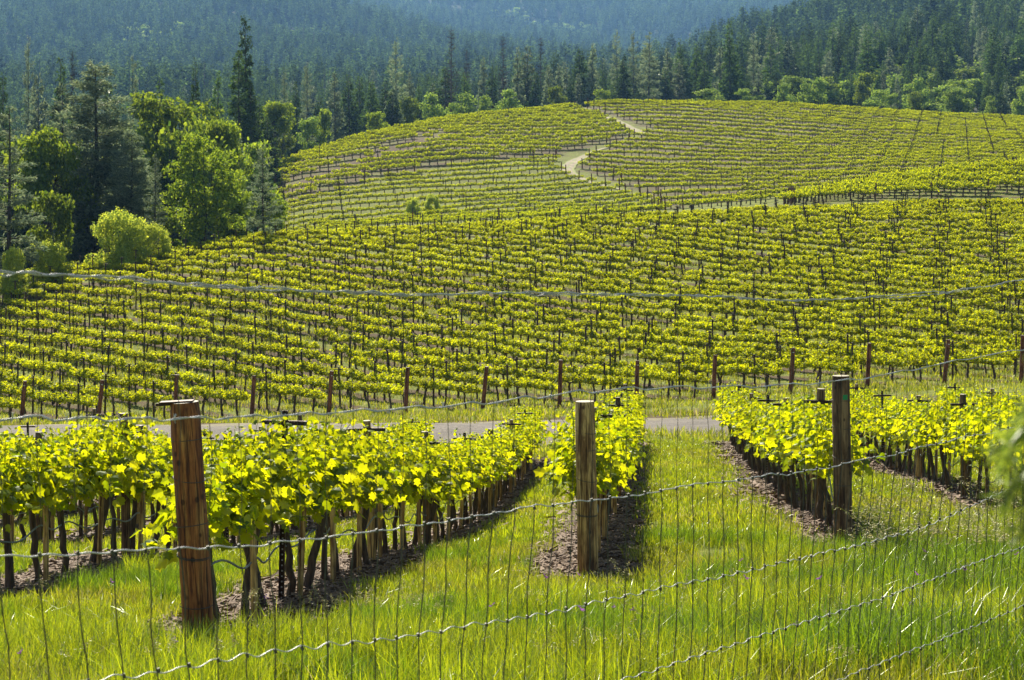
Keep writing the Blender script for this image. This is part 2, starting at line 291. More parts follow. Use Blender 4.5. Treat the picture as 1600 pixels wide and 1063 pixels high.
# ------------------------------------------------------------------ mesh building
class MB:
    def __init__(s): s.v = []; s.q = []; s.t = []; s.qm = []; s.tm = []; s.n = 0; s.mats = []
    def mi(s, m):
        if m not in s.mats: s.mats.append(m)
        return s.mats.index(m)
    def add(s, V, faces, m):
        V = np.asarray(V, float); faces = np.asarray(faces, int)
        i = s.mi(m)
        if faces.shape[1] == 4: s.q.append(faces + s.n); s.qm.append(np.full(len(faces), i))
        else: s.t.append(faces + s.n); s.tm.append(np.full(len(faces), i))
        s.v.append(V); s.n += len(V)
    def mesh(s, name, smooth=False):
        me = bpy.data.meshes.new(name)
        V = np.concatenate(s.v)
        q = np.concatenate(s.q) if s.q else np.zeros((0, 4), int); t = np.concatenate(s.t) if s.t else np.zeros((0, 3), int)
        me.vertices.add(len(V)); me.vertices.foreach_set('co', V.ravel())
        loops = np.concatenate([q.ravel(), t.ravel()]); me.loops.add(len(loops)); me.loops.foreach_set('vertex_index', loops)
        tot = np.concatenate([np.full(len(q), 4), np.full(len(t), 3)]).astype(int)
        st = np.concatenate([[0], np.cumsum(tot)[:-1]]).astype(int)
        me.polygons.add(len(tot)); me.polygons.foreach_set('loop_start', st); me.polygons.foreach_set('loop_total', tot)
        mi = np.concatenate(s.qm + s.tm).astype(int); me.polygons.foreach_set('material_index', mi)
        me.polygons.foreach_set('use_smooth', np.full(len(tot), smooth))
        for m in s.mats: me.materials.append(M[m] if isinstance(m, str) else m)
        me.update(calc_edges=True); me.validate()
        return me
    def obj(s, name, parent=None, smooth=False, link=True):
        o = bpy.data.objects.new(name, s.mesh(name, smooth))
        if link: COL.objects.link(o)
        if parent: o.parent = parent
        return o
    def tube(s, pts, rad, m, seg=6, caps=True, noise_r=0.0):
        P = np.array([tuple(p) for p in pts], float); n = len(P)
        rad = np.broadcast_to(np.asarray(rad, float), (n,))
        T = np.gradient(P, axis=0); T /= np.linalg.norm(T, axis=1)[:, None] + 1e-9
        up = np.array([0, 0, 1.0]) if abs(T[:, 2]).mean() < 0.8 else np.array([1.0, 0, 0])
        A = np.cross(T, up); A /= np.linalg.norm(A, axis=1)[:, None] + 1e-9
        B = np.cross(T, A)
        an = np.arange(seg) / seg * 2 * PI
        R = rad[:, None] * (1 + noise_r * rng.uniform(-1, 1, (n, seg)))
        V = P[:, None, :] + R[..., None] * (np.cos(an)[None, :, None] * A[:, None, :] + np.sin(an)[None, :, None] * B[:, None, :])
        i = np.arange(n - 1)[:, None] * seg; j = np.arange(seg)[None, :]; j2 = (j + 1) % seg
        Q = np.stack([i + j, i + j2, i + seg + j2, i + seg + j], -1).reshape(-1, 4)
        s.add(V.reshape(-1, 3), Q, m)
        if caps:
            for k, fl in ((0, 1), (n - 1, 0)):
                c = np.concatenate([V[k], P[k][None]]); a = np.arange(seg); b = (a + 1) % seg
                f = np.stack([a, b, np.full(seg, seg)], 1)
                s.add(c, f if fl == 0 else f[:, ::-1], m)
    def box(s, c, d, m, R=None):
        c = np.array(c, float); d = np.array(d, float) / 2
        V = np.array([[x, y, z] for x in (-1, 1) for y in (-1, 1) for z in (-1, 1)], float) * d
        if R is not None: V = V @ np.array(R).T
        s.add(V + c, [[0, 1, 3, 2], [4, 6, 7, 5], [0, 4, 5, 1], [2, 3, 7, 6], [0, 2, 6, 4], [1, 5, 7, 3]], m)
    def place(s, TV, TF, pos, Rm, sc, m):
        """many copies of a template: pos (n,3), Rm (n,3,3), sc (n,) or (n,3)"""
        pos = np.asarray(pos); n = len(pos); sc = np.asarray(sc, float)
        if sc.ndim == 1: sc = sc[:, None] * np.ones(3)
        X = TV[None] * sc[:, None, :]
        V = np.einsum('nij,nkj->nki', Rm, X) + pos[:, None, :]
        Fa = (np.asarray(TF)[None] + (np.arange(n) * len(TV))[:, None, None]).reshape(-1, np.asarray(TF).shape[1])
        s.add(V.reshape(-1, 3), Fa, m)

def rots(az, el, roll):
    """rotation matrices: local x axis pointing to (az, el), rolled about itself"""
    ca, sa, ce, se, cr, sr = np.cos(az), np.sin(az), np.cos(el), np.sin(el), np.cos(roll), np.sin(roll)
    X = np.stack([ca * ce, sa * ce, se], -1); Y0 = np.stack([-sa, ca, 0 * ca], -1); Z0 = np.cross(X, Y0)
    Y = Y0 * cr[:, None] + Z0 * sr[:, None]; Z = -Y0 * sr[:, None] + Z0 * cr[:, None]
    return np.stack([X, Y, Z], -1)

def tag(o, label=None, cat=None, group=None, kind=None):
    if label: o['label'] = label
    if cat: o['category'] = cat
    if group: o['group'] = group
    if kind: o['kind'] = kind
    return o

def empty(name, loc, rz=0):
    o = bpy.data.objects.new(name, None); COL.objects.link(o); o.location = loc; o.rotation_euler = (0, 0, rz)
    o.empty_display_size = 0.1
    return o

def copy_tree(parts, root):
    """copy parts [(obj,[subparts])] under root"""
    for p, subs in parts:
        c = p.copy(); COL.objects.link(c); c.parent = root
        for q in subs:
            d = q.copy(); COL.objects.link(d); d.parent = c

ONES = 'zeroth first second third fourth fifth sixth seventh eighth ninth tenth eleventh twelfth thirteenth fourteenth fifteenth sixteenth seventeenth eighteenth nineteenth'.split()
TENS = {2: ('twenty', 'twentieth'), 3: ('thirty', 'thirtieth'), 4: ('forty', 'fortieth'), 5: ('fifty', 'fiftieth'), 6: ('sixty', 'sixtieth'), 7: ('seventy', 'seventieth'), 8: ('eighty', 'eightieth'), 9: ('ninety', 'ninetieth')}
def ordw(n):
    if n < 20: return ONES[n]
    if n < 100:
        a, b = divmod(n, 10)
        return TENS[a][1] if b == 0 else TENS[a][0] + '-' + ONES[b]
    return 'hundred-and-' + ordw(n - 100) if n > 100 else 'hundredth'

# ------------------------------------------------------------------ instanced mass ("stuff")
def scatter(name, label_kind, pts, rot, scl, idx, protos):
    """one object; protos are unlinked mesh objects"""
    col = bpy.data.collections.new(name + '_sources')
    for i, p in enumerate(protos):
        p.name = f'{name}_source_{i:02d}'; col.objects.link(p)
    me = bpy.data.meshes.new(name); n = len(pts)
    me.vertices.add(n); me.vertices.foreach_set('co', np.asarray(pts, float).ravel())
    for nm, ty, d in (('rot', 'FLOAT_VECTOR', rot), ('scl', 'FLOAT_VECTOR', scl)):
        a = me.attributes.new(nm, ty, 'POINT'); a.data.foreach_set('vector', np.asarray(d, np.float32).ravel())
    a = me.attributes.new('idx', 'INT', 'POINT'); a.data.foreach_set('value', np.asarray(idx, np.int32))
    o = bpy.data.objects.new(name, me); COL.objects.link(o)
    ng = bpy.data.node_groups.new(name, 'GeometryNodeTree')
    ng.interface.new_socket('Geometry', in_out='INPUT', socket_type='NodeSocketGeometry')
    ng.interface.new_socket('Geometry', in_out='OUTPUT', socket_type='NodeSocketGeometry')
    nn, L = ng.nodes, ng.links
    gi, go = nn.new('NodeGroupInput'), nn.new('NodeGroupOutput')
    ci = nn.new('GeometryNodeCollectionInfo'); ci.inputs['Collection'].default_value = col
    ci.inputs['Separate Children'].default_value = True; ci.inputs['Reset Children'].default_value = True
    iop = nn.new('GeometryNodeInstanceOnPoints'); iop.inputs['Pick Instance'].default_value = True
    def attr(nm, ty):
        a = nn.new('GeometryNodeInputNamedAttribute'); a.data_type = ty; a.inputs['Name'].default_value = nm; return a
    ar, asx, ai = attr('rot', 'FLOAT_VECTOR'), attr('scl', 'FLOAT_VECTOR'), attr('idx', 'INT')
    er = nn.new('FunctionNodeEulerToRotation')
    L.new(ar.outputs['Attribute'], er.inputs[0])
    L.new(gi.outputs[0], iop.inputs['Points']); L.new(ci.outputs[0], iop.inputs['Instance'])
    L.new(ai.outputs['Attribute'], iop.inputs['Instance Index']); L.new(er.outputs[0], iop.inputs['Rotation']); L.new(asx.outputs['Attribute'], iop.inputs['Scale'])
    L.new(iop.outputs[0], go.inputs[0])
    md = o.modifiers.new('scatter', 'NODES'); md.node_group = ng
    o['kind'] = 'stuff'
    return o

# ------------------------------------------------------------------ vineyard layout
FG_ROWS = []          # (key, x0, y0) start points
FG_AZ = math.tan(math.radians(4.6))
for k, x0, y0 in ((-4, -13.3, 14.0), (-3, -10.5, 13.0), (-2, -7.75, 12.6), (-1, -4.95, 12.0), (0, -2.15, 11.6), (1, 0.73, 17.1), (2, 3.53, 18.4), (3, 6.45, 19.5), (4, 9.3, 21.5), (5, 12.1, 24.0)):
    FG_ROWS.append((k, x0, y0))
FG_END = 44.5
M_AZ = math.radians(43); MDX, MDY = math.sin(M_AZ), math.cos(M_AZ)
M_K = range(-3, 62)
M_X0, M_STEP, M_Y0 = -19.8, 3.1, 70.0
def mrow_start(k): return M_X0 + M_STEP * k

# F block borders in photo columns/rows (used as plan borders through the ground surface)
LB = {430: 325, 450: 318, 600: 276, 700: 260, 870: 242, 985: 216}
RNT = {1200: 318, 1240: 310, 1400: 278, 1600: 256, 2000: 246}
def block_of(u, v, y):
    """which far block a ground point belongs to"""
    out = np.zeros(u.shape, int)
    yf = ip(u, F_D)
    lim_up = np.interp(v, [160, 168, 180, 200, 218], [866, 888, 928, 966, 992])
    L1 = (u > 428) & (v < ip(u, LB)) & (u < lim_up) & (y < yf + 4)
    lim_lo = np.interp(v, [216, 240, 262, 285, 300, 325], [992, 892, 864, 915, 975, 1040])
    L2 = (u > 430) & (v >= ip(u, LB) + 5) & (u < lim_lo) & (y > 215)
    lim_r = np.interp(v, [160, 170, 182, 192, 205, 216, 245, 262, 292, 315], [900, 918, 955, 988, 1024, 990, 925, 902, 975, 1030])
    RN = (u > 1225) & (y > 193) & (y < 221)
    R = (u > lim_r) & (y > 223) & (y < yf + 4) & (v < 330)
    out[L1] = 1; out[L2] = 2; out[R] = 3; out[RN] = 4
    return out

def gen_far_rows(block, az, sp, step, cs, cw):
    d = np.array([math.sin(az), math.cos(az)]); nrm = np.array([d[1], -d[0]])
    res_v, res_p, res_e = [], [], []
    c0 = np.array([20.0, 300.0])
    for k in range(-90, 91):
        s = np.arange(-260, 260, step)
        w = 0.35 * np.sin(s / 31.0 + k * 0.02)
        P = c0 + (k * sp + w)[:, None] * nrm + s[:, None] * d
        ok = (P[:, 1] > 190)
        P = P[ok]; s2 = s[ok]
        if not len(P): continue
        z = ground_z(P[:, 0], P[:, 1]); u, v = proj(P[:, 0], P[:, 1], z)
        b = (block_of(u, v, P[:, 1]) == block) & (u > -60) & (u < 1660)
        if not b.any(): continue
        for i in np.where(b)[0]:
            res_v.append((P[i, 0], P[i, 1], z[i]))
            if i > 0 and math.floor((P[i, 0] - cs * P[i, 1]) / cw) != math.floor((P[i - 1, 0] - cs * P[i - 1, 1]) / cw): res_p.append((P[i, 0], P[i, 1], z[i]))
            if (i > 0 and not b[i - 1]) or (i + 1 < len(b) and not b[i + 1]): res_e.append((P[i, 0] , P[i, 1], z[i]))
    return res_v, res_p, res_e

# ------------------------------------------------------------------ ground sheet
def row_soil(x, y):
    """0..1: how bare (mulched / tilled) the ground is"""
    out = np.zeros_like(x)
    for k, x0, y0 in FG_ROWS:
        dx = np.abs(x - (x0 + (y - y0) * FG_AZ))
        wd = 0.45 if k >= 2 else 0.58
        g = (1 - sm(wd * 0.55, wd * 1.5, dx)) * sm(y0 - 1.1, y0 - 0.1, y) * (1 - sm(FG_END, FG_END + 1.5, y))
        out = np.maximum(out, g * 1.0)
    # midfield rows: x + y = x0 + 70
    s = (x + (y - M_Y0) * MDX / MDY - M_X0) / M_STEP
    d = np.abs(s - np.round(s)) * M_STEP * MDY
    g = 0.16 + 0.68 * (1 - sm(0.2, 0.9, d))
    m = sm(67, 70, y) * (1 - sm(215, 235, y))
    out = np.maximum(out, g * m * 0.85)
    yy = np.maximum(y, 60)
    far = sm(225, 240, y) * (1 - sm(395, 415, y))
    u, v = proj(x, yy, ground_z(x, yy))
    bk = block_of(u, v, yy)
    out = np.maximum(out, far * np.where(bk == 3, 0.56, np.where(bk == 1, 0.55, np.where(bk == 2, 0.40, 0.40))))
    fold = sm(225, 240, y) * np.exp(-((v - np.interp(u, [430, 520, 640, 760], [305, 270, 225, 200])) / 9.0) ** 2) * (u > 420) * (1 - sm(640, 720, u))
    out = np.maximum(out, fold * 1.0)
    # road verges
    rv = np.exp(-((y - 56) / 10.0) ** 2) * 0.8
    out = np.maximum(out, rv * sm(44, 47, y) * (1 - sm(66, 70, y)))
    return out

def make_ground():
    ys = [-12.0]
    while ys[-1] < 4300:
        y = ys[-1]
        ys.append(y + (0.5 if y < 5 else 0.16 if y < 62 else 0.45 if y < 165 else 1.2 if y < 420 else min(22, y * 0.006)))
    ys = np.array(ys); nc = 380
    t = np.linspace(-1, 1, nc)
    hw = np.where(ys < 60, 9 + 0.42 * np.maximum(ys, 0), 34.2 + 0.45 * (ys - 60))
    X = t[None, :] * hw[:, None]; Y = np.repeat(ys[:, None], nc, 1)
    Z = ground_z(X, Y)
    V = np.stack([X, Y, Z], -1).reshape(-1, 3)
    i = np.arange(len(ys) - 1)[:, None] * nc; j = np.arange(nc - 1)[None]
    Q = np.stack([i + j, i + j + 1, i + nc + j + 1, i + nc + j], -1).reshape(-1, 4)
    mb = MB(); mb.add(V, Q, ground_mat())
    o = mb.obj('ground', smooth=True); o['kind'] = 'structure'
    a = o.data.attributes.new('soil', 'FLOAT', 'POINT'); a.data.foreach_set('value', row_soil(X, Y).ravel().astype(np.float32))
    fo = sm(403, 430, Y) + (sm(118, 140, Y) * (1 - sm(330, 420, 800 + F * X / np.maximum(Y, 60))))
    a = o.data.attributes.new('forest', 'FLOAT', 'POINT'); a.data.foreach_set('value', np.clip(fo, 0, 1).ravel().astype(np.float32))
make_ground()

def ribbon(name, pts, widths, mat, lift, nseg=10, n=200):
    P = np.array(pts, float); d = np.r_[0, np.cumsum(np.linalg.norm(np.diff(P, axis=0), axis=1))]
    s = np.linspace(0, d[-1], n); C = np.stack([np.interp(s, d, P[:, i]) for i in (0, 1)], 1)
    kern = np.ones(15) / 15
    for i in (0, 1):
        pad = np.r_[np.full(7, C[0, i]), C[:, i], np.full(7, C[-1, i])]; C[:, i] = np.convolve(pad, kern, 'valid')
    w = np.interp(s, d, widths); T = np.gradient(C, axis=0); T /= np.linalg.norm(T, axis=1)[:, None] + 1e-9
    nr = np.stack([T[:, 1], -T[:, 0]], 1)
    t = np.linspace(-0.5, 0.5, nseg)
    ww = w[:, None] * (1 + 0.06 * np.sin(s[:, None] * 1.3 + t[None] * 9))
    X = C[:, None, 0] + nr[:, None, 0] * t[None] * ww; Y = C[:, None, 1] + nr[:, None, 1] * t[None] * ww
    Z = ground_z(X, Y) + lift
    V = np.stack([X, Y, Z], -1).reshape(-1, 3)
    i = np.arange(n - 1)[:, None] * nseg; j = np.arange(nseg - 1)[None]
    mb = MB(); mb.add(V, np.stack([i + j, i + j + 1, i + nseg + j + 1, i + nseg + j], -1).reshape(-1, 4), mat)
    o = mb.obj(name, smooth=True); o['kind'] = 'structure'
    a = o.data.attributes.new('across', 'FLOAT', 'POINT'); a.data.foreach_set('value', np.repeat(np.abs(t)[None] * 2, n, 0).ravel().astype(np.float32)); return o

ribbon('gravel_road', [(-45, 49), (-20, 50.5), (-8, 51.8), (4, 53), (16, 55.8), (30, 59.6), (50, 66)], [7, 7, 8, 10.5, 11.5, 11.5, 11],
       road_mat('gravel', ((0.038, 0.032, 0.026), (0.105, 0.092, 0.076), (0.30, 0.27, 0.23)), verge=((0.07, 0.055, 0.03), (0.22, 0.19, 0.09)), vs=0.5), 0.012, 24, 500)

def ground_hit(u, v, ylo, yhi):
    """plan point where the view ray of a photo pixel meets the ground between two depths (near to far)"""
    y = np.linspace(ylo, yhi, 400); x = ray(u, y); z = ground_z(x, y)
    vv = proj(x, y, z)[1]
    i = np.argmin(np.abs(vv - v)); return float(x[i]), float(y[i])
dirt = road_mat('pale_dirt', ((0.12, 0.12, 0.05), (0.26, 0.22, 0.13), (0.42, 0.36, 0.25)), 2, 8, verge=((0.12, 0.15, 0.02), (0.24, 0.26, 0.04)), centre=1.0, vs=0.25)
tr = [ground_hit(u, v, 235, 402) for u, v in ((940, 181), (960, 188), (985, 200), (1008, 211), (1016, 214))]
ribbon('dirt_track', tr, [0.8, 1.1, 1.6, 1.8, 1.0], dirt, 0.10, 14, 120)
tr = [ground_hit(u, v, 235, 402) for u, v in ((955, 230), (925, 238), (897, 252), (884, 266), (900, 277), (930, 288), (975, 298))]
ribbon('dirt_track', tr, [0.7, 1.1, 2.0, 2.5, 1.4, 0.8, 0.6], dirt, 0.10, 14, 160)

# ------------------------------------------------------------------ vines: prototypes
# lobed leaf: fan template, x = along the leaf, slight fold along the midrib
def lobed_leaf():
    pr = [(0, 0), (0.10, -0.30), (0.32, -0.42), (0.42, -0.28), (0.66, -0.44), (0.72, -0.20), (1.0, 0.0), (0.72, 0.20), (0.66, 0.44), (0.42, 0.28), (0.32, 0.42), (0.10, 0.30)]
    V = [(0.38, 0, 0.0)] + [(x, y, -0.22 * abs(y) - 0.18 * x * x) for x, y in pr]
    n = len(pr); Fc = [(0, 1 + i, 1 + (i + 1) % n) for i in range(n)]
    return np.array(V) - np.array([0, 0, 0]), np.array(Fc)
LV, LF = lobed_leaf()
QV = np.array([(0, -0.4, 0), (0.5, -0.5, -0.1), (1, 0, -0.25), (0.5, 0.5, -0.1), (0, 0.4, 0), (0.45, 0, 0.08)]); QF = np.array([(0, 1, 5), (1, 2, 5), (2, 3, 5), (3, 4, 5)])
DV = np.array([(0, 0, 0), (0.5, -0.45, 0.02), (1, 0, -0.12), (0.5, 0.45, 0.02)]); DF = np.array([(0, 1, 2, 3)])

def vine_trunk_mb(mb=None, h=0.74, r=0.035, seg=8, arms=0.62, lean=None, mat='vine_bark', fine=True):
    mb = mb or MB()
    lean = lean if lean is not None else rng.uniform(-0.12, 0.12, 2)
    n = 9 if fine else 4
    t = np.linspace(0, 1, n)
    wob = np.cumsum(rng.normal(0, 0.012 if fine else 0.02, (n, 2)), axis=0)
    P = np.stack([lean[0] * t + wob[:, 0], lean[1] * t + wob[:, 1], -0.06 + (h + 0.06) * t], 1)
    P[-1, :2] *= 0.8
    R = r * (1.35 - 0.5 * t + 0.35 * np.exp(-((t - 0.0) / 0.12) ** 2) + 0.35 * np.exp(-((t - 1.0) / 0.12) ** 2)) * rng.uniform(0.85, 1.25)
    mb.tube(P, R, mat, seg, noise_r=0.26 if fine else 0)
    for sgn in (-1, 1):
        m = 6 if fine else 3
        tt = np.linspace(0, 1, m)
        Q = np.stack([P[-1, 0] + sgn * arms * tt, P[-1, 1] * (1 - tt) + rng.normal(0, 0.01, m), P[-1, 2] - 0.03 + 0.06 * np.sqrt(tt)], 1)
        mb.tube(Q, r * (0.75 - 0.4 * tt), mat, max(5, seg - 2), noise_r=0.15 if fine else 0)
    return mb

def vine_foliage_mb(n, size, tmpl, tmplf, mat, L=0.66, W=0.24, z0=0.66, z1=1.26, shoots=11, mb=None, stems=True):
    mb = mb or MB()
    shoots_p = []
    pos = []; 
    ns = shoots
    per = n // (ns + 1)
    for k in range(ns):
        bx = -L + 2 * L * (k + rng.uniform(0.2, 0.8)) / ns
        by = rng.normal(0, 0.05); top = rng.uniform(0.45, 1.0)
        dx, dy = rng.normal(0, 0.16), rng.normal(0, 0.20)
        t = np.linspace(0, 1, 6)
        H = (z1 - z0) * (0.45 + 0.75 * top)
        P = np.stack([bx + dx * t, by + dy * t ** 1.5, z0 + 0.04 + H * t], 1)
        shoots_p.append(P)
        tt = rng.uniform(0, 1, per) ** 1.15
        q = np.stack([np.interp(tt, t, P[:, i]) for i in range(3)], 1)
        spread = (0.14 * (1 - 0.72 * tt))[:, None]
        q += rng.normal(0, 1, (per, 3)) * spread * np.array([1.0, 1.15, 0.7])
        pos.append(np.c_[q, 1 - 0.55 * tt])
    m = n - per * ns
    q = np.stack([rng.uniform(-L, L, m), rng.normal(0, W * 0.6, m), rng.normal(z0 + 0.08, 0.085, m)], 1)
    pos.append(np.c_[q, np.ones(m)])
    A = np.concatenate(pos)
    sz = size * rng.uniform(0.6, 1.15, len(A)) * A[:, 3]
    az = np.arctan2(A[:, 1] + rng.normal(0, 0.12, len(A)), rng.normal(0, 0.25, len(A)))
    el = rng.uniform(-1.3, 0.35, len(A)); roll = rng.normal(0, 0.9, len(A))
    mb.place(tmpl, tmplf, A[:, :3], rots(az, el, roll), sz, mat)
    if stems:
        for P in shoots_p: mb.tube(P, np.linspace(0.006, 0.002, len(P)), mat, 4, caps=False)
    return mb

def hedge_mb(n, size, tmpl, tmplf, mat, L, W, z0, z1, mb=None, nsh=7):
    mb = mb or MB()
    x = rng.uniform(-L, L, n); a, b, c = rng.uniform(0, 6, 3)
    top = z1 + 0.07 * np.sin(x * 9 + a) + 0.05 * np.sin(x * 17 + b); bot = z0 + 0.05 * np.sin(x * 8 + c)
    th = rng.uniform(0, 2 * PI, n); r = np.sqrt(rng.uniform(0.2, 1, n)) * rng.normal(1, 0.12, n)
    z = (top + bot) / 2 + (top - bot) / 2 * r * np.sin(th); y = W * (1 + 0.25 * np.sin(x * 7 + b)) * r * np.cos(th)
    k = n // 7; sh = rng.integers(0, nsh, k); sx, sy = rng.uniform(-L, L, nsh), rng.normal(0, W * .5, nsh); sx2 = rng.normal(0, .12, nsh); t = rng.uniform(0, 1, k)
    x[:k] = sx[sh] + sx2[sh] * t + rng.normal(0, .02, k); y[:k] = sy[sh] + rng.normal(0, .03, k); z[:k] = z1 - 0.08 + t * 0.20
    sz = size * rng.uniform(0.6, 1.2, n); sz[:k] *= 0.75
    mb.place(tmpl, tmplf, np.stack([x, y, z], 1), rots(np.arctan2(y, rng.normal(0, 0.2, n)) + rng.normal(0, .5, n), rng.uniform(-1.2, 0.4, n), rng.normal(0, 0.8, n)), sz, mat)
    return mb

NEAR_V = []          # near vine variants (trunk obj, foliage obj), unlinked
for i in range(7):
    t = vine_trunk_mb(h=0.86, r=0.029, lean=rng.uniform(-0.16, 0.16, 2)).obj('trunk', smooth=True, link=False)
    f = vine_foliage_mb(680, 0.125, LV, LF, 'vine_leaf', W=0.22, z0=0.86, z1=1.36, shoots=12).obj('foliage', link=False)
    NEAR_V.append((t, f))
MID_V = []
for i in range(8):
    t = vine_trunk_mb(r=0.042, h=0.74, seg=6, fine=True).obj('trunk', smooth=True, link=False)
    f = hedge_mb(520, 0.105, QV, QF, 'vine_leaf_mid', 0.70, 0.18, 0.78, 1.03).obj('foliage', link=False)
    MID_V.append((t, f))
def merged_vine(mid=True):
    mb = MB()
    if mid:
        vine_trunk_mb(mb, r=0.045, h=0.74, seg=5, fine=False)
        hedge_mb(480, 0.112, QV, QF, 'vine_leaf_mid', 0.70, 0.18, 0.78, 1.01, mb)
    else:
        vine_trunk_mb(mb, r=0.06, h=0.7, seg=4, fine=False, arms=0.8)
        hedge_mb(300, 0.18, DV, DF, 'vine_leaf_far', 0.80, 0.24, 0.80, 1.14, mb, 5)
    return mb.obj('vine_source', link=False, smooth=False)

# posts -------------------------------------------------------------
def wood_post_mb(h, r, mat, seg=20, nz=14, depth=0.15, taper=0.06):
    mb = MB(); z = np.linspace(-depth, h, nz)
    P = np.stack([0.004 * np.sin(z * 3.1), 0.004 * np.cos(z * 2.3), z], 1)
    R = r * (1 + taper * (1 - (z + depth) / (h + depth)))
    an = np.arange(seg) / seg * 2 * PI
    wob = 1 + 0.025 * np.sin(an * 3 + 1)[None] + 0.012 * rng.normal(0, 1, (nz, seg))
    wob[-1] *= 0.93
    P[-1, 2] += 0.006
    rr = R[:, None] * wob
    V = np.stack([P[:, 0, None] + rr * np.cos(an), P[:, 1, None] + rr * np.sin(an), np.repeat(P[:, 2, None], seg, 1)], -1)
    i = np.arange(nz - 1)[:, None] * seg; j = np.arange(seg)[None]; j2 = (j + 1) % seg
    Q = np.stack([i + j, i + j2, i + seg + j2, i + seg + j], -1).reshape(-1, 4)
    mb.add(V.reshape(-1, 3), Q, mat)
    a = np.arange(seg); c = np.concatenate([V[-1], [[P[-1, 0], P[-1, 1], P[-1, 2] + 0.004]]])
    mb.add(c, np.stack([a, (a + 1) % seg, np.full(seg, seg)], 1), mat)
    return mb

def ring_mb(r, z, m='steel', wr=0.003, tilt=0.0, turns=1):
    mb = MB()
    for k in range(turns):
        an = np.linspace(0, 2 * PI, 25)
        mb.tube(np.stack([r * np.cos(an), r * np.sin(an), z + k * 0.009 + tilt * r * np.cos(an + 0.6)], 1), wr, m, 5, caps=False)
    return mb

def crossarm_mb(w=0.5, z=1.42, y=0.0):
    mb = MB()
    mb.box((0, y, z), (w, 0.010, 0.032), 'steel'); mb.box((0, y + 0.014, z + 0.018), (w * 0.99, 0.024, 0.004), 'steel')
    for s in (-1, 1): mb.box((s * w * 0.47, y - 0.012, z + 0.006), (0.02, 0.014, 0.03), 'wire_dark')
    return mb

def metal_stake_mb(h=1.6):
    mb = MB()
    mb.box((0, 0.012, h / 2 - 0.08), (0.042, 0.005, h + 0.16), 'steel'); mb.box((-0.02, 0, h / 2 - 0.08), (0.005, 0.03, h + 0.16), 'steel'); mb.box((0.02, 0, h / 2 - 0.08), (0.005, 0.03, h + 0.16), 'steel')
    for k in range(int(h / 0.045)): mb.box((0, 0.008, 0.04 + k * 0.045), (0.012, 0.006, 0.012), 'tag')
    return mb

# big end posts of the near rows
def big_post(u, v_top, v_base, y, r, mat, lean_x, label, rings, extras=None):
    x = ray(u, y); z = gz(x, y); h = (V0 - v_top) / F * y - z
    root = empty('end_post', (x, y, z)); tag(root, label, 'post', 'end posts of the near vine rows')
    root.rotation_euler = (0, lean_x, 0)
    wood_post_mb(h, r, mat, 32, 26, 0.3).obj('wooden_post', root, smooth=False)
    root.children[0].data.polygons.foreach_set('use_smooth', [abs(p.normal.z) < 0.6 for p in root.children[0].data.polygons])
    for f_, tn in rings:
        ring_mb(r * 1.045 * (1 + 0.05 * (1 - f_)), h * f_, 'wire_dark', 0.0028, 0.25 * random.uniform(-1, 1), tn).obj('tie_wire', root, smooth=True)
    return root, h
R0, h0 = big_post(310, 629, 1000, 11.6, 0.100, 'post_red', -0.055, 'thick leaning reddish wooden post with a steel plate on top, nearest the camera', [(0.17, 1), (0.37, 2), (0.50, 1), (0.69, 1), (0.85, 1)])
mb = MB(); mb.box((-0.05, -0.02, h0 + 0.014), (0.22, 0.09, 0.008), 'steel'); mb.box((-0.13, -0.03, h0 + 0.0), (0.12, 0.012, 0.02), 'steel'); mb.obj('cap_plate', R0)
R1, h1 = big_post(918, 628, 880, 17.1, 0.098, 'post_tan', -0.015, 'pale tan round wooden post standing alone at the middle row', [(0.34, 2), (0.55, 1), (0.72, 1), (0.83, 1)])
R2, h2 = big_post(1317, 588, 825, 18.4, 0.094, 'post_brown', -0.012, 'brown wooden post with a green tape strip near its top', [(0.36, 1), (0.52, 1), (0.70, 1), (0.86, 1)])
mb = MB(); an = np.linspace(-2.2, -1.0, 9)
V = np.array([(0.0985 * math.cos(a), 0.0985 * math.sin(a), z) for z in (h2 * 0.865, h2 * 0.895) for a in an]); mb.add(V, [(i, i + 1, i + 10, i + 9) for i in range(8)], 'tape'); mb.obj('green_tape', R2)

# near-row line posts
WOODP = {'tall': wood_post_mb(1.62, 0.052, 'post_brown', 14, 14).obj('wooden_post', link=False), 'tan': wood_post_mb(1.56, 0.045, 'post_tan', 14, 14).obj('wooden_post', link=False)}
ARM = crossarm_mb(0.42, 1.47, -0.06).obj('crossarm', link=False)
METAL = metal_stake_mb(1.6).obj('steel_stake', link=False); ARM2 = crossarm_mb(0.38, 1.50, -0.02).obj('crossarm', link=False)
STAKE = wood_post_mb(0.98, 0.026, 'post_tan', 9, 8).obj('vine_stake', link=False)

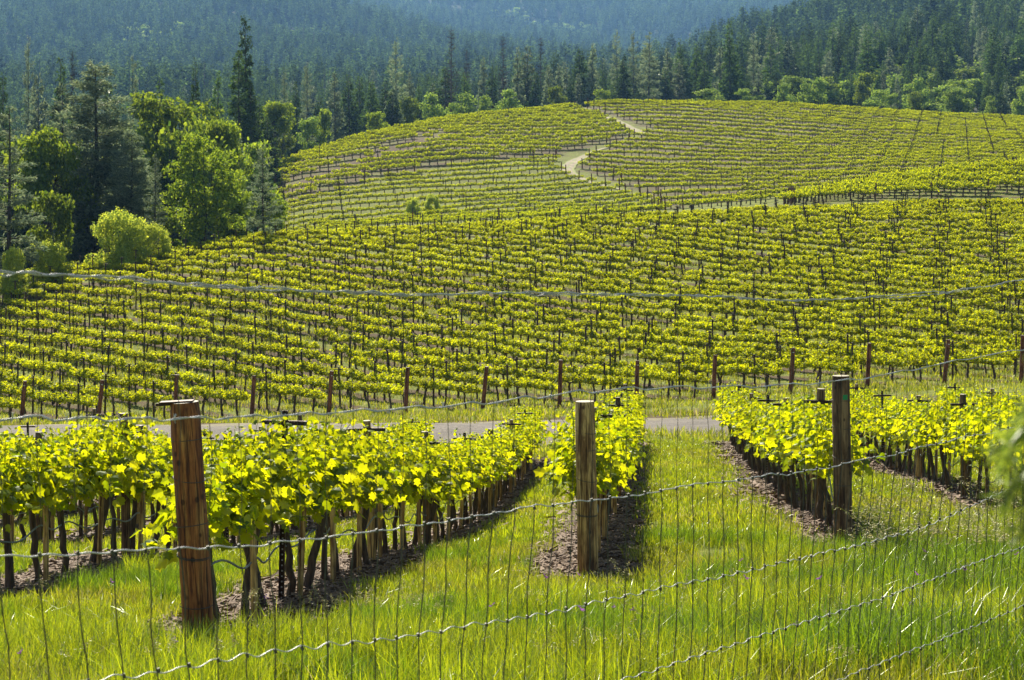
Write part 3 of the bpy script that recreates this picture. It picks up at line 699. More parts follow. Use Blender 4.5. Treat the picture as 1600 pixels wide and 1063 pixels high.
ROWNAME = {-4: 'fourth row left of the leaning red post', -3: 'third row left of the leaning red post', -2: 'second row left of the leaning red post', -1: 'first row left of the leaning red post',
           0: 'row of the leaning red post', 1: 'row of the pale middle post', 2: 'row of the green-taped post', 3: 'first row right of the green-taped post',
           4: 'second row right of the green-taped post', 5: 'third row right of the green-taped post'}
vines, posts_c, stakes = [], [], []      # candidates: dicts
def add_c(lst, **k): lst.append(k)
for k, x0, y0 in FG_ROWS:
    L_ = math.hypot(1, FG_AZ); i = 0; s = 0.75
    while True:
        y = y0 + s / L_
        if y > FG_END: break
        x = x0 + (y - y0) * FG_AZ + random.uniform(-0.04, 0.04)
        z = gz(x, y); u, v = proj(x, y, z)
        i += 1
        add_c(vines, x=x, y=y, z=z, u=u, v=v, row=('fg', k), i=i, rz=PI / 2 - math.atan(FG_AZ))
        if i % 2 == 0 and random.random() < 0.95: add_c(stakes, x=x + 0.09, y=y - 0.1, z=z, u=u, v=v, row=('fg', k), i=i)
        if i % 6 == 3:
            xp, yp = x0 + (y + 0.5 - y0) * FG_AZ, y + 0.5
            zp = gz(xp, yp); up, vp = proj(xp, yp, zp)
            add_c(posts_c, x=xp, y=yp, z=zp, u=up, v=vp, row=('fg', k), i=(i + 3) // 6, kind='metal' if (i // 6) % 3 == (k % 3) else ('tan' if (i // 6 + k) % 2 else 'tall'))
        s += 0.78
# thick dark trunks seen end-on beside the right and middle posts are the row vines themselves
cj = 3.6
M_ENDS = []
for k in M_K:
    xs = mrow_start(k); i = 0; s = 1.0; pi_ = 0
    jit = random.uniform(-0.4, 0.4)
    prev = None
    while s < 210:
        x = xs - s * MDX; y = M_Y0 + s * MDY
        u = 800 + F * x / y
        if y > ip(u, M_D) + 7: break
        i += 1
        col_i = math.floor((x - 0.25 * y) / cj)
        z = gz(x, y); uu, v = proj(x, y, z)
        if random.random() > 0.03:
            add_c(vines, x=x + random.uniform(-.06, .06), y=y + random.uniform(-.06, .06), z=z, u=uu, v=v, row=('m', k), i=i, rz=PI / 2 + M_AZ)
        if prev is not None and col_i != prev:
            pi_ += 1
            if y < ip(u, M_D) + 4: add_c(posts_c, x=x + 0.4, y=y - 0.4, z=gz(x + 0.4, y - 0.4), u=uu, v=v, row=('m', k), i=pi_, kind='line')
        prev = col_i
        s += 1.32
far_v, far_p, far_e = [], [], []
AZL, AZR = math.radians(66), math.radians(-62)
for blk, az, sp, stp in ((1, AZL, 4.6, 1.45), (2, AZL, 4.6, 1.4), (3, AZR, 5.6, 1.35), (4, AZR, 2.9, 1.4)):
    a, b, c = gen_far_rows(blk, az, sp, stp, *((-0.17, 8.5) if blk <= 2 else (0.25, 4.6)))
    if blk == 1:     # thin the vines where bare soil shows in the fold
        keep = []
        for p in a:
            u, v = proj(*p); vf = np.interp(u, [430, 520, 640, 760], [305, 270, 225, 200])
            if not (u < 690 and abs(v - vf) < 7 and random.random() < 0.8): keep.append(p)
        a = keep
    far_v += [(p, PI / 2 - az, blk) for p in a]; far_p += b; far_e += c
print('counts', len(vines), len(posts_c), len(stakes), len(far_v), len(far_p), len(far_e))

# visibility score for individuals: in frame, near first, front rows before hidden ones
def vis(c, hgt=1.0):
    if not (-30 < c['u'] < 1630) or c['y'] < 8: return -1
    s = F / c['y']
    if c['row'][0] == 'fg' and c['row'][1] <= -2 and c['i'] > 15: s *= 0.5
    return s
vines.sort(key=vis, reverse=True)
NV = 290
ind = [c for c in vines[:NV] if vis(c) > 0]; rest = [c for c in vines[NV:] if -300 < c['u'] < 1900] + [c for c in vines[:NV] if vis(c) <= 0]

def mlabel(k): return f'{ordw(k + 4)} slope row from the left'
for n_, c in enumerate(ind):
    fg = c['row'][0] == 'fg'
    t, f = random.choice(NEAR_V if fg else MID_V)
    root = empty('grape_vine', (c['x'], c['y'], c['z']), c['rz'] + (PI if random.random() < 0.5 else 0) + random.uniform(-0.06, 0.06))
    sc = random.uniform(0.92, 1.08); 
    root.scale = (1.0 if not fg else 0.95, 1, sc)
    tt = t.copy(); COL.objects.link(tt); tt.parent = root; tt.name = 'trunk'
    ff = f.copy(); COL.objects.link(ff); ff.parent = root; ff.name = 'foliage'
    if fg:
        lb = f"{ordw(c['i'])} grape vine along the {ROWNAME[c['row'][1]]}"
        tag(root, lb, 'grape vine', 'grape vines in the near rows')
    else:
        tag(root, f"{ordw(c['i'])} grape vine beyond the gravel road in the {mlabel(c['row'][1])}", 'grape vine', 'grape vines on the slope beyond the gravel road')

# the mass of vines behind
protos = [merged_vine(True) for _ in range(8)] + [merged_vine(False) for _ in range(6)] + [f for t, f in NEAR_V[:0]]
pts, rot, scl, idx = [], [], [], []
for c in rest:
    pts.append((c['x'], c['y'], c['z'])); rot.append((0, 0, c['rz'] + (PI if random.random() < 0.5 else 0) + random.uniform(-.08, .08)))
    s = random.uniform(0.88, 1.12); scl.append((1.0, random.uniform(0.85, 1.2), s)); idx.append(random.randrange(8))
for (p, rz, blk) in far_v:
    pts.append(p); rot.append((0, 0, rz + (PI if random.random() < 0.5 else 0)))
    s = random.uniform(0.85, 1.15)
    if blk in (1, 4): scl.append((1.0, 2.0, s * 1.15))
    elif blk == 2: scl.append((1.0, 0.9, s * 0.85))
    else: scl.append((1.0, 1.1, s * 0.95))
    idx.append(8 + random.randrange(6))
o = scatter('grape_vine_rows', 'stuff', pts, rot, scl, idx, protos)

# posts ---------------------------------------------------------------
LINE = wood_post_mb(1.66, 0.042, 'line_post', 8, 5).obj('wooden_post', link=False)
ARM3 = crossarm_mb(0.36, 1.56, -0.05).obj('crossarm', link=False)
fgp = [c for c in posts_c if c['row'][0] == 'fg' and -40 < c['u'] < 1640]
mp = sorted([c for c in posts_c if c['row'][0] == 'm' and -10 < c['u'] < 1610], key=lambda c: c['y'])
NP = 200
for c in fgp:
    root = empty('trellis_post', (c['x'], c['y'], c['z']), random.uniform(-0.1, 0.1))
    root.rotation_euler = (random.uniform(-.03, .03), random.uniform(-.03, .03), random.uniform(-0.1, 0.1))
    parts = [(METAL, []), (ARM2, [])] if c['kind'] == 'metal' else [(WOODP[c['kind']], []), (ARM, [])]
    copy_tree(parts, root)
    kd = {'metal': 'punched steel stake with crossarm', 'tan': 'pale wooden post with crossarm', 'tall': 'brown wooden post with crossarm'}[c['kind']]
    tag(root, f"{kd}, {ordw(c['i'])} along the {ROWNAME[c['row'][1]]}", 'post', 'trellis posts in the near rows')
for c in mp[:NP]:
    root = empty('trellis_post', (c['x'], c['y'], c['z']))
    root.rotation_euler = (random.uniform(-.035, .035), random.uniform(-.035, .035), random.uniform(-0.1, 0.1)); s = random.uniform(0.93, 1.05); root.scale = (1, 1, s)
    copy_tree([(LINE, []), (ARM3, [])] if c['y'] < 95 else [(LINE, []), (ARM3, [])], root)
    tag(root, f"thin dark trellis post, {ordw(c['i'])} along the {mlabel(c['row'][1])}", 'post', 'trellis posts on the slope')
def post_src(h, r, arm=True, mat='line_post'):
    mb = wood_post_mb(h, r, mat, 6, 3)
    if arm: mb.box((0, -0.05, h - 0.08), (0.36, 0.04, 0.045), 'steel')
    return mb.obj('src', link=False)
pts, rot, scl, idx = [], [], [], []
for c in mp[NP:]:
    pts.append((c['x'], c['y'], c['z'])); rot.append((random.uniform(-.04, .04), random.uniform(-.04, .04), 0)); scl.append((1, 1, random.uniform(0.92, 1.06))); idx.append(0)
for p in far_p:
    pts.append(p); rot.append((random.uniform(-.03, .03), random.uniform(-.03, .03), 0)); scl.append((1.0, 1, random.uniform(0.95, 1.1))); idx.append(1)
for p in far_e:
    pts.append(p); rot.append((random.uniform(-.08, .08), random.uniform(-.08, .08), 0)); scl.append((1, 1, random.uniform(0.9, 1.1))); idx.append(2)
scatter('distant_trellis_posts', 'stuff', pts, rot, scl, idx, [post_src(1.66, 0.045), post_src(1.62, 0.055, False), post_src(1.85, 0.09, False, 'end_red')])

# red-brown end posts along the gravel road
ENDP = wood_post_mb(1.86, 0.085, 'end_red', 14, 8, 0.3).obj('wooden_post', link=False)
ENDP.data.polygons.foreach_set('use_smooth', [abs(p.normal.z) < 0.6 for p in ENDP.data.polygons])
TAGO = MB(); TAGO.box((0, -0.092, 1.68), (0.06, 0.008, 0.035), 'tag'); TAGO = TAGO.obj('tie_clip', link=False)
jj = 0
for k in range(-1, 14):
    x = mrow_start(k); y = M_Y0 - 0.4; u = 800 + F * x / y
    if not (-20 < u < 1620): continue
    jj += 1
    root = empty('row_end_post', (x, y, gz(x, y))); root.rotation_euler = (random.uniform(-.05, .02), random.uniform(0.02, 0.11), random.uniform(-.3, .3))
    root.scale = (1, 1, random.uniform(0.95, 1.05))
    copy_tree([(ENDP, [])] + ([(TAGO, [])] if random.random() < 0.6 else []), root)
    tag(root, f'{ordw(jj)} red-brown end post from the left along the far edge of the gravel road', 'post', 'red-brown end posts along the gravel road')

# wooden stakes beside vine trunks
for c in sorted([c for c in stakes if vis(c) > 0], key=lambda c: c['y'])[:110]:
    s = STAKE.copy(); COL.objects.link(s); s.name = 'vine_stake'; s.location = (c['x'], c['y'], c['z'])
    s.rotation_euler = (random.uniform(-.05, .05), random.uniform(-.05, .05), random.uniform(0, 6)); s.scale = (1, 1, random.uniform(0.85, 1.02))
    tag(s, f"thin stake, {ordw(c['i'])} vine, {ROWNAME[c['row'][1]]}", 'stake', 'thin wooden stakes tied to the near vines')

# drip hoses
for k, x0, y0 in FG_ROWS:
    if k < -2 or k > 3: continue
    yy = np.arange(y0 + 0.35, FG_END, 0.12)
    xx = x0 + (yy - y0) * FG_AZ + 0.05 * np.sin(yy * 2.1 + k) + 0.03
    zz = ground_z(xx, yy) + 0.47 + 0.035 * np.sin(yy * 5.8) + 0.05 * np.sin(yy * 1.7 + 2 * k)
    xx = np.r_[xx[0] + 0.02, xx[0], xx]; yy = np.r_[yy[0] - .1, yy[0] - .05, yy]; zz = np.r_[zz[0] - 0.42, zz[0] - 0.12, zz]
    mb = MB(); mb.tube(np.stack([xx, yy, zz], 1), 0.0085, 'hose', 6)
    o = mb.obj('drip_hose', smooth=True); tag(o, f'grey drip irrigation hose hung along the {ROWNAME[k]}', 'hose', 'drip hoses under the near vine rows')
    for zc, rr in ((0.80, 0.003), (1.22, 0.002)):
        mb = MB(); yy2 = np.arange(y0, FG_END, 1.0); xx2 = x0 + (yy2 - y0) * FG_AZ; mb.tube(np.stack([xx2, yy2, ground_z(xx2, yy2) + zc], 1), rr, 'wire_dark', 4)
        o = mb.obj('trellis_wire', smooth=True); tag(o, f"{'lower' if zc < 1 else 'upper'} trellis wire strung along the {ROWNAME[k]}", 'wire', 'trellis wires of the near rows')

# ------------------------------------------------------------------ wire fence in front
FA, FB = np.array([ray(0, 4.2), 4.2]), np.array([ray(1600, 9.4), 9.4])
def fence_y(u):
    a = (u - 800) / F; d = FB - FA
    t = (a * FA[1] - FA[0]) / (d[0] - a * d[1])
    return FA[1] + t * d[1]
def fpt(u, v, off=0.0):
    y = fence_y(u) + off; return ((u - 800) / F * y, y, (V0 - v) / F * y)
WIRES = [
    ('strand', {-60: 418, 0: 422, 150: 430, 300: 446, 450: 455, 600: 460, 900: 458, 1100: 464, 1300: 470, 1450: 460, 1600: 436, 1680: 420}, 0.0032, 0.8),
    ('strand', {-60: 420, 0: 425, 100: 430, 230: 440, 420: 452, 640: 461, 850: 457, 1100: 462, 1300: 471, 1450: 462, 1600: 440, 1680: 424}, 0.0028, 1.6),
    ('barbed', {-60: 652, 0: 652, 200: 656, 400: 652, 600: 640, 750: 632, 900: 612, 1000: 606, 1200: 604, 1350: 594, 1500: 562, 1600: 545, 1680: 535}, 0.0035, 6),
    ('top', {-60: 871, 0: 870, 320: 857, 500: 843, 700: 812, 900: 785, 1100: 757, 1300: 730, 1450: 697, 1600: 662, 1680: 645}, 0.0042, 1.5),
    ('mid', {-60: 1092, 0: 1085, 190: 1060, 400: 1022, 600: 998, 800: 970, 900: 945, 1100: 908, 1200: 882, 1400: 840, 1500: 800, 1600: 752, 1680: 730}, 0.0034, 3.5),
    ('mid', {-60: 1300, 500: 1190, 980: 1063, 1100: 1020, 1250: 976, 1400: 926, 1500: 892, 1600: 850, 1680: 830}, 0.0034, 3.5),
    ('mid', {-60: 1480, 700: 1290, 1300: 1065, 1450: 1010, 1600: 943, 1680: 915}, 0.0034, 3),
    ('mid', {-60: 1560, 900: 1330, 1500: 1070, 1600: 1022, 1680: 990}, 0.0034, 3),
]
froot = empty('wire_fence', (float(FA[0]), float(FA[1]), gz(*FA)))
tag(froot, 'sagging galvanised field fence with barbed strands crossing the grass slope in front', 'fence')
def to_local(P): return np.asarray(P) - np.array(froot.location)
def smoothip(u, tab):
    ks = np.array(sorted(tab), float); vs = np.array([tab[k] for k in sorted(tab)], float)
    f = np.interp(u, ks, vs); 
    w = 45.0
    return sum(np.interp(u + dx, ks, vs) * g for dx, g in ((-2 * w, 1), (-w, 2), (0, 3), (w, 2), (2 * w, 1))) / 9
stay_u = []
# stays at even spacing along the fence line
tt_ = 0.0; dlen = float(np.linalg.norm(FB - FA))
sp_ = 0.1135
nst = int(dlen / sp_) + 3
for i in range(-1, nst):
    p = FA + (FB - FA) * (i * sp_ / dlen); stay_u.append(800 + F * p[0] / p[1])
for wi, (kind, tab, r, amp) in enumerate(WIRES):
    uu = np.arange(-50, 1670, 5.0 if kind != 'top' else 8.0)
    vv = smoothip(uu, tab)
    y = fence_y(uu)
    period = 70 if kind == 'barbed' else 38
    if kind == 'barbed':
        ph = (uu / 84.0) % 1.0; vv = vv + (np.where(ph < 0.78, -amp * (ph / 0.78 - 0.5), amp * ((ph - 0.78) / 0.22 - 0.5))) * (5.5 / y)
    else:
        ph = np.interp(uu, stay_u, np.arange(len(stay_u))); vv = vv + amp * np.sin(ph * 2 * PI + wi) * (4.5 / y)
        vv = vv + 1.5 * np.sin(uu / 47.0 + wi * 2) + np.interp(uu, np.arange(-60, 1700, 23), rng.normal(0, 1.3, len(np.arange(-60, 1700, 23))))
    P = np.stack([(uu - 800) / F * y, y, (V0 - vv) / F * y], 1)
    mb = MB(); mb.tube(to_local(P), r * 0.52, 'wire', 6)
    if kind in ('barbed', 'strand'):      # second twisted strand
        Q = P.copy(); a = np.arange(len(uu)) * 0.9; Q[:, 2] += 0.0032 * np.sin(a * 0.45); Q[:, 1] += 0.0032 * np.cos(a * 0.45)
        mb.tube(to_local(Q), r * 0.42, 'wire', 5)
    w = mb.obj('barbed_wire' if kind == 'barbed' else 'top_strand' if kind == 'strand' else 'line_wire', froot, smooth=True)
    if kind == 'barbed':
        for bu in np.arange(20, 1640, 84.0):
            yb = fence_y(bu); vb = float(smoothip(bu, tab)); c = to_local([((bu - 800) / F * yb, yb, (V0 - vb) / F * yb)])[0]
            b = MB()
            for q in range(4):
                d = np.array([random.uniform(-.5, .5), random.uniform(-.5, .5), random.choice((-1, 1))]); d /= np.linalg.norm(d)
                b.tube([c - d * 0.003, c + d * 0.014], [0.0016, 0.0008], 'wire', 4)
            b.obj('barb', w)
for i, su in enumerate(stay_u):
    if not (-20 < su < 1640): continue
    y = fence_y(su); vt = float(smoothip(su, WIRES[0][1])); x = (su - 800) / F * y
    zt = (V0 - vt) / F * y; zb = gz(x, y) - 0.03
    vtop2 = float(smoothip(su, WIRES[3][1])); zk = (V0 - vtop2) / F * y
    n = 26; t = np.linspace(0, 1, n); zz = zt + (zb - zt) * t
    bow = 0.05 * np.sin(np.clip((zz - zk) / (zb - zk), 0, 1.4) * PI) * math.sin(i * 0.23 + 0.5) + 0.006 * np.sin(zz * 17 + i) + rng.normal(0, 0.0018, n)
    # slant below the top line wire towards the camera's left, as the mesh sags on the right
    slant = -0.16 * np.clip((zk - zz) / 0.9, 0, 1) * sm(700, 1500, su)
    d = (FB - FA) / dlen
    P = np.stack([x + d[0] * (bow + slant), y + d[1] * (bow + slant), zz], 1)
    mb = MB(); mb.tube(to_local(P), np.where(zz > zk + 0.01, 0.0011, 0.0020), 'wire_dark', 5)
    st = mb.obj('stay_wire', froot, smooth=True)
    # knots where the stay crosses the horizontal wires
    for wi in (3, 4, 5, 6, 7):
        vk = float(smoothip(su, WIRES[wi][1])); zc = (V0 - vk) / F * y
        if zc < zb: continue
        j = int(np.argmin(np.abs(zz - zc))); kb = MB(); kb.box(to_local([(P[j, 0], P[j, 1] - 0.002, zc)])[0], (0.008, 0.008, 0.012), 'wire_dark', rots(np.array([0.4]), np.array([0.3]), np.array([0.0]))[0]); kb.obj('knot', st)

# ------------------------------------------------------------------ grass, chips, flowers
def tuft(nb, h, w, rad, mat, lean=0.35, dry=0.0):
    mb = MB()
    nb2 = int(nb * dry)
    for m_, n_ in ((mat, nb - nb2), ('grass_dry', nb2)):
        if n_ == 0: continue
        a = rng.uniform(0, 2 * PI, n_); r = rad * np.sqrt(rng.uniform(0, 1, n_)); bx, by = r * np.cos(a), r * np.sin(a)
        hh = h * rng.uniform(0.45, 1.15, n_); la = rng.uniform(0, 2 * PI, n_); ll = hh * np.abs(rng.normal(0, lean, n_)); fa = rng.uniform(0, PI, n_)
        ts = np.array([0, 0.4, 0.75, 1.0]); ws = np.array([0.8, 1.0, 0.6, 0.05]) * w
        V = []
        for t, ww in zip(ts, ws):
            cx = bx + np.cos(la) * ll * t ** 2; cy = by + np.sin(la) * ll * t ** 2; cz = hh * (t - 0.18 * t ** 2 * np.minimum(1, ll / hh)) - 0.01
            for s in (-0.5, 0.5): V.append(np.stack([cx + s * ww * np.cos(fa), cy + s * ww * np.sin(fa), cz], -1))
        V = np.stack(V, 1); Fq = np.array([[0, 1, 3, 2], [2, 3, 5, 4], [4, 5, 7, 6]])
        Fa = (Fq[None] + (np.arange(n_) * 8)[:, None, None]).reshape(-1, 4); mb.add(V.reshape(-1, 3), Fa, m_)
    return mb
def src(mb): return mb.obj('src', link=False)
gp = [src(tuft(34, 0.30, 0.006, 0.11, 'grass', 0.45, 0.04)) for _ in range(4)] + \
     [src(tuft(32, 0.12, 0.006, 0.13, 'grass', 0.5, 0.06)) for _ in range(4)] + \
     [src(tuft(34, 0.12, 0.012, 0.26, 'grass', 0.5, 0.08)) for _ in range(4)] + \
     [src(tuft(26, 0.22, 0.028, 0.60, 'grass_olive', 0.6, 0.15)) for _ in range(3)] + \
     [src(tuft(30, 0.24, 0.006, 0.12, 'grass_olive', 0.5, 0.12)) for _ in range(2)] + [src(tuft(30, 0.13, 0.006, 0.14, 'grass_olive', 0.5, 0.15)) for _ in range(2)] + \
     [src(tuft(34, 0.11, 0.012, 0.26, 'grass_olive', 0.5, 0.15)) for _ in range(2)] + [src(tuft(36, 0.36, 0.007, 0.12, 'grass_dark', 0.5, 0.03)) for _ in range(3)]
pts, rot, scl, idx = [], [], [], []
def rnd_area(n, ya, yb, ulo=-60, uhi=1660):
    y = np.sqrt(rng.uniform(ya ** 2, yb ** 2, n)); u = rng.uniform(ulo, uhi, n); return ray(u, y), y, u
for (n, ya, yb, base, hs) in ((3600, 5.5, 11.5, 'a', 1.0), (7500, 11, 20, 'b', 1.0), (15000, 19.5, 46, 'c', 1.0), (9500, 62, 118, 'd', 1.0), (1900, 44.5, 62, 'e', 1.0)):
    x, y, u = rnd_area(n, ya, yb)
    so = row_soil(x, y) + rng.normal(0, 0.12, n) + 0.22 * bump(x, y, 0.8 if ya < 50 else 2.5, 3.0)
    thr = 0.5 if base not in 'de' else 0.62 if base == 'd' else 0.95
    k = so < thr
    x, y, u = x[k], y[k], u[k]; z = ground_z(x, y)
    tall = bump(x, y, 2.3, 5.0) > 0.1; olive = bump(x, y, 1.9, 8.0) + 0.6 * bump(x, y, 0.6, 2.0); gap = bump(x, y, 0.9, 6.0); dk = bump(x, y, 1.3, 11.0) + 0.5 * bump(x, y, 0.45, 7.0)
    rightside = sm(900, 1500, u) * (1 - sm(16, 22, y))
    for i in range(len(x)):
        if gap[i] + random.gauss(0, .25) > 0.98 and base != 'd': continue
        if base == 'e':
            ed = min(abs(y[i] - (48.6 + 0.12 * x[i])), abs(y[i] - (57.2 + 0.14 * x[i]))); inside = 48.0 + 0.12 * x[i] < y[i] < 58.8 + 0.16 * x[i]
            if inside and random.random() > math.exp(-ed / 0.55) * (0.9 if x[i] < -2 else 0.6): continue
        if base == 'd' and (y[i] < 66.5 and random.random() < 0.75): continue
        pts.append((x[i], y[i], z[i])); rot.append((random.uniform(-.1, .1), random.uniform(-.1, .1), random.uniform(0, 6.28)))
        s = random.uniform(0.7, 1.25)
        if base == 'a': j = random.randrange(4); s *= 0.8 + 0.25 * rightside[i]
        elif base == 'b': j = random.randrange(4) if (tall[i] and y[i] < 17) or rightside[i] > 0.4 else 4 + random.randrange(4)
        elif base == 'c': j = 8 + random.randrange(4)
        else: j = 12 + random.randrange(3)
        if j < 4 and base == 'b': s *= 0.8
        if base in 'ab' and dk[i] > 0.75 - 0.7 * rightside[i] + random.gauss(0, .25): j = 21 + random.randrange(3); s *= 0.55 + 0.35 * rightside[i]
        elif base in 'abc' and olive[i] > 0.35 + random.gauss(0, .35): j = 15 + random.randrange(2) if j < 4 else (17 + random.randrange(2) if j < 8 else 19 + random.randrange(2))
        scl.append((s, s, s * random.uniform(0.8, 1.2))); idx.append(j)
scatter('grass', 'stuff', pts, rot, scl, idx, gp)

# bark and twig litter on the bare strips
def litter(n, rad):
    mb = MB(); p = np.stack([rng.uniform(-rad, rad, n), rng.uniform(-rad, rad, n), rng.uniform(0.002, 0.03, n)], 1)
    mb.place(np.array([(0, -.5, 0), (1, -.35, .08), (1, .4, .05), (0, .5, 0.02)]), np.array([[0, 1, 2, 3]]), p, rots(rng.uniform(0, 6.28, n), rng.uniform(-.3, .4, n), rng.normal(0, .5, n)),
             np.stack([rng.uniform(.03, .12, n), rng.uniform(.008, .03, n), np.full(n, .05)], 1), 'chip'); return src(mb)
pts, rot, scl, idx = [], [], [], []
for n, ya, yb, s0 in ((1800, 11, 24, 1.0), (1500, 24, 45, 1.7), (1800, 66, 100, 3.0)):
    x, y, u = rnd_area(n * 3, ya, yb); k = row_soil(x, y) > (0.55 if ya < 60 else 0.75); x, y = x[k], y[k]; z = ground_z(x, y)
    for i in range(len(x)):
        pts.append((x[i], y[i], z[i])); rot.append((0, 0, random.uniform(0, 6.28))); s = s0 * random.uniform(.8, 1.3); scl.append((s, s, s * 0.8)); idx.append(random.randrange(4))
scatter('bark_litter', 'stuff', pts, rot, scl, idx, [litter(26, 0.2) for _ in range(4)])

# tall seeding grass by the right-hand rows, and small purple flowers
def seed_stalk():
    mb = MB()
    for q in range(5):
        h = random.uniform(0.55, 0.85); a = random.uniform(0, 6.28); l = random.uniform(0.1, 0.35); t = np.linspace(0, 1, 8); bx, by = random.uniform(-.1, .1), random.uniform(-.1, .1)
        P = np.stack([bx + math.cos(a) * l * t ** 2.2, by + math.sin(a) * l * t ** 2.2, h * (t - 0.12 * t ** 4)], 1)
        mb.tube(P, np.linspace(0.002, 0.001, 8), 'grass', 4, caps=False)
        n = 22; tt = rng.uniform(0.74, 1.0, n); pos = np.stack([np.interp(tt, t, P[:, i]) for i in range(3)], 1) + rng.normal(0, 0.012, (n, 3))
        mb.place(DV, DF, pos, rots(rng.uniform(0, 6.28, n), rng.uniform(-.8, .6, n), rng.uniform(0, 3, n)), np.stack([np.full(n, .03), np.full(n, .009), np.full(n, .01)], 1), 'grass_dry')
    return src(mb)
pts, rot, scl, idx = [], [], [], []
for _ in range(46):
    u, y = random.uniform(1330, 1600), random.uniform(13.5, 19)
    x = ray(u, y); pts.append((x, y, gz(x, y))); rot.append((0, 0, random.uniform(0, 6.28))); scl.append((1, 1, random.uniform(.7, 1.1))); idx.append(random.randrange(4))
for _ in range(26):
    u, y = random.uniform(-20, 1600), random.uniform(8.5, 13); x = ray(u, y); pts.append((x, y, gz(x, y))); rot.append((0, 0, random.uniform(0, 6.28))); scl.append((.6, .6, random.uniform(.4, .7))); idx.append(random.randrange(4))
scatter('seeding_grass', 'stuff', pts, rot, scl, idx, [seed_stalk() for _ in range(4)])
def flower():
    mb = MB(); h = random.uniform(.2, .3); mb.tube([(0, 0, 0), (.01, 0, h)], 0.0015, 'grass', 4, caps=False)
    n = 10; mb.place(DV, DF, np.array([(.01, 0, h)] * n) + rng.normal(0, .006, (n, 3)), rots(rng.uniform(0, 6.28, n), rng.uniform(-.2, .9, n), rng.uniform(0, 3, n)), np.stack([np.full(n, .018), np.full(n, .01), np.full(n, .01)], 1), 'flower'); return src(mb)
pts, rot, scl, idx = [], [], [], []
for _ in range(22):
    u, y = random.choice(((random.uniform(1150, 1600)), random.uniform(0, 1600))), random.uniform(8, 15); x = ray(u, y); pts.append((x, y, gz(x, y))); rot.append((0, 0, random.uniform(0, 6.28))); s = random.uniform(.8, 1.2); scl.append((s, s, s)); idx.append(0)
scatter('purple_wildflowers', 'stuff', pts, rot, scl, idx, [flower()])

# ------------------------------------------------------------------ trees: prototypes (height 10, scaled later)
def conifer(n, rad, whorls, per, mat, size, z0=0.08, droop=-0.12, power=0.8, openness=0.0, wid=0.45, trunk=0.16, fan=0.5, top_round=0.0, limbs=True):
    H = 10.0
    tm = MB(); t = np.linspace(0, 1, 8)
    tm.tube(np.stack([0.05 * np.sin(t * 5), 0.05 * np.cos(t * 4), -0.3 + (H * 0.985 + 0.3) * t], 1), trunk * (1.05 - t) + 0.012, 'bark', 7)
    nb = whorls * per
    lv = np.repeat(np.arange(whorls), per); tz = z0 + (1 - z0) * (lv + rng.uniform(0, 1, nb)) / whorls
    prof = (1 - tz) ** power * (1 - 0.35 * np.exp(-((tz - z0) / 0.10) ** 2))
    if top_round: prof = prof * (1 - top_round) + top_round * np.sqrt(np.clip(1 - tz ** 2, 0, 1)) * 0.9
    bl = rad * prof * rng.uniform(0.55, 1.12, nb) + 0.10
    keep = rng.uniform(0, 1, nb) > openness
    tz, bl = tz[keep], bl[keep]; nb = len(tz)
    ba = rng.uniform(0, 2 * PI, nb); bd = droop + rng.normal(0, 0.10, nb) + 0.35 * tz
    wgt = bl ** 1.15; bi = rng.choice(nb, n, p=wgt / wgt.sum())
    s = rng.uniform(0.0, 1, n) ** 0.6
    r = bl[bi] * s; az = ba[bi] + rng.normal(0, 0.10, n)
    side = rng.normal(0, 0.13, n) * bl[bi] * (1.1 - s)
    pos = np.stack([r * np.cos(az) - side * np.sin(az), r * np.sin(az) + side * np.cos(az), H * tz[bi] + r * np.tan(bd[bi]) + rng.normal(0, 0.05, n)], 1)
    dirz = az + rng.normal(0, fan, n)
    sz = size * rng.uniform(0.6, 1.3, n) * (0.55 + 0.45 * (1 - tz[bi]))
    cm = MB()
    cm.place(DV, DF, pos, rots(dirz, bd[bi] + rng.normal(0, 0.45, n), rng.normal(0, 0.7, n)), np.stack([sz, sz * wid, sz], 1), mat)
    if limbs:
        for i in range(0, nb, 1 if nb < 200 else 2):
            e = bl[i] * 0.9; tm.tube([(0, 0, H * tz[i]), (e * math.cos(ba[i]), e * math.sin(ba[i]), H * tz[i] + e * math.tan(bd[i]))], [0.028 * (1.1 - tz[i]) + 0.004, 0.004], 'bark', 4, caps=False)
    return tm, cm

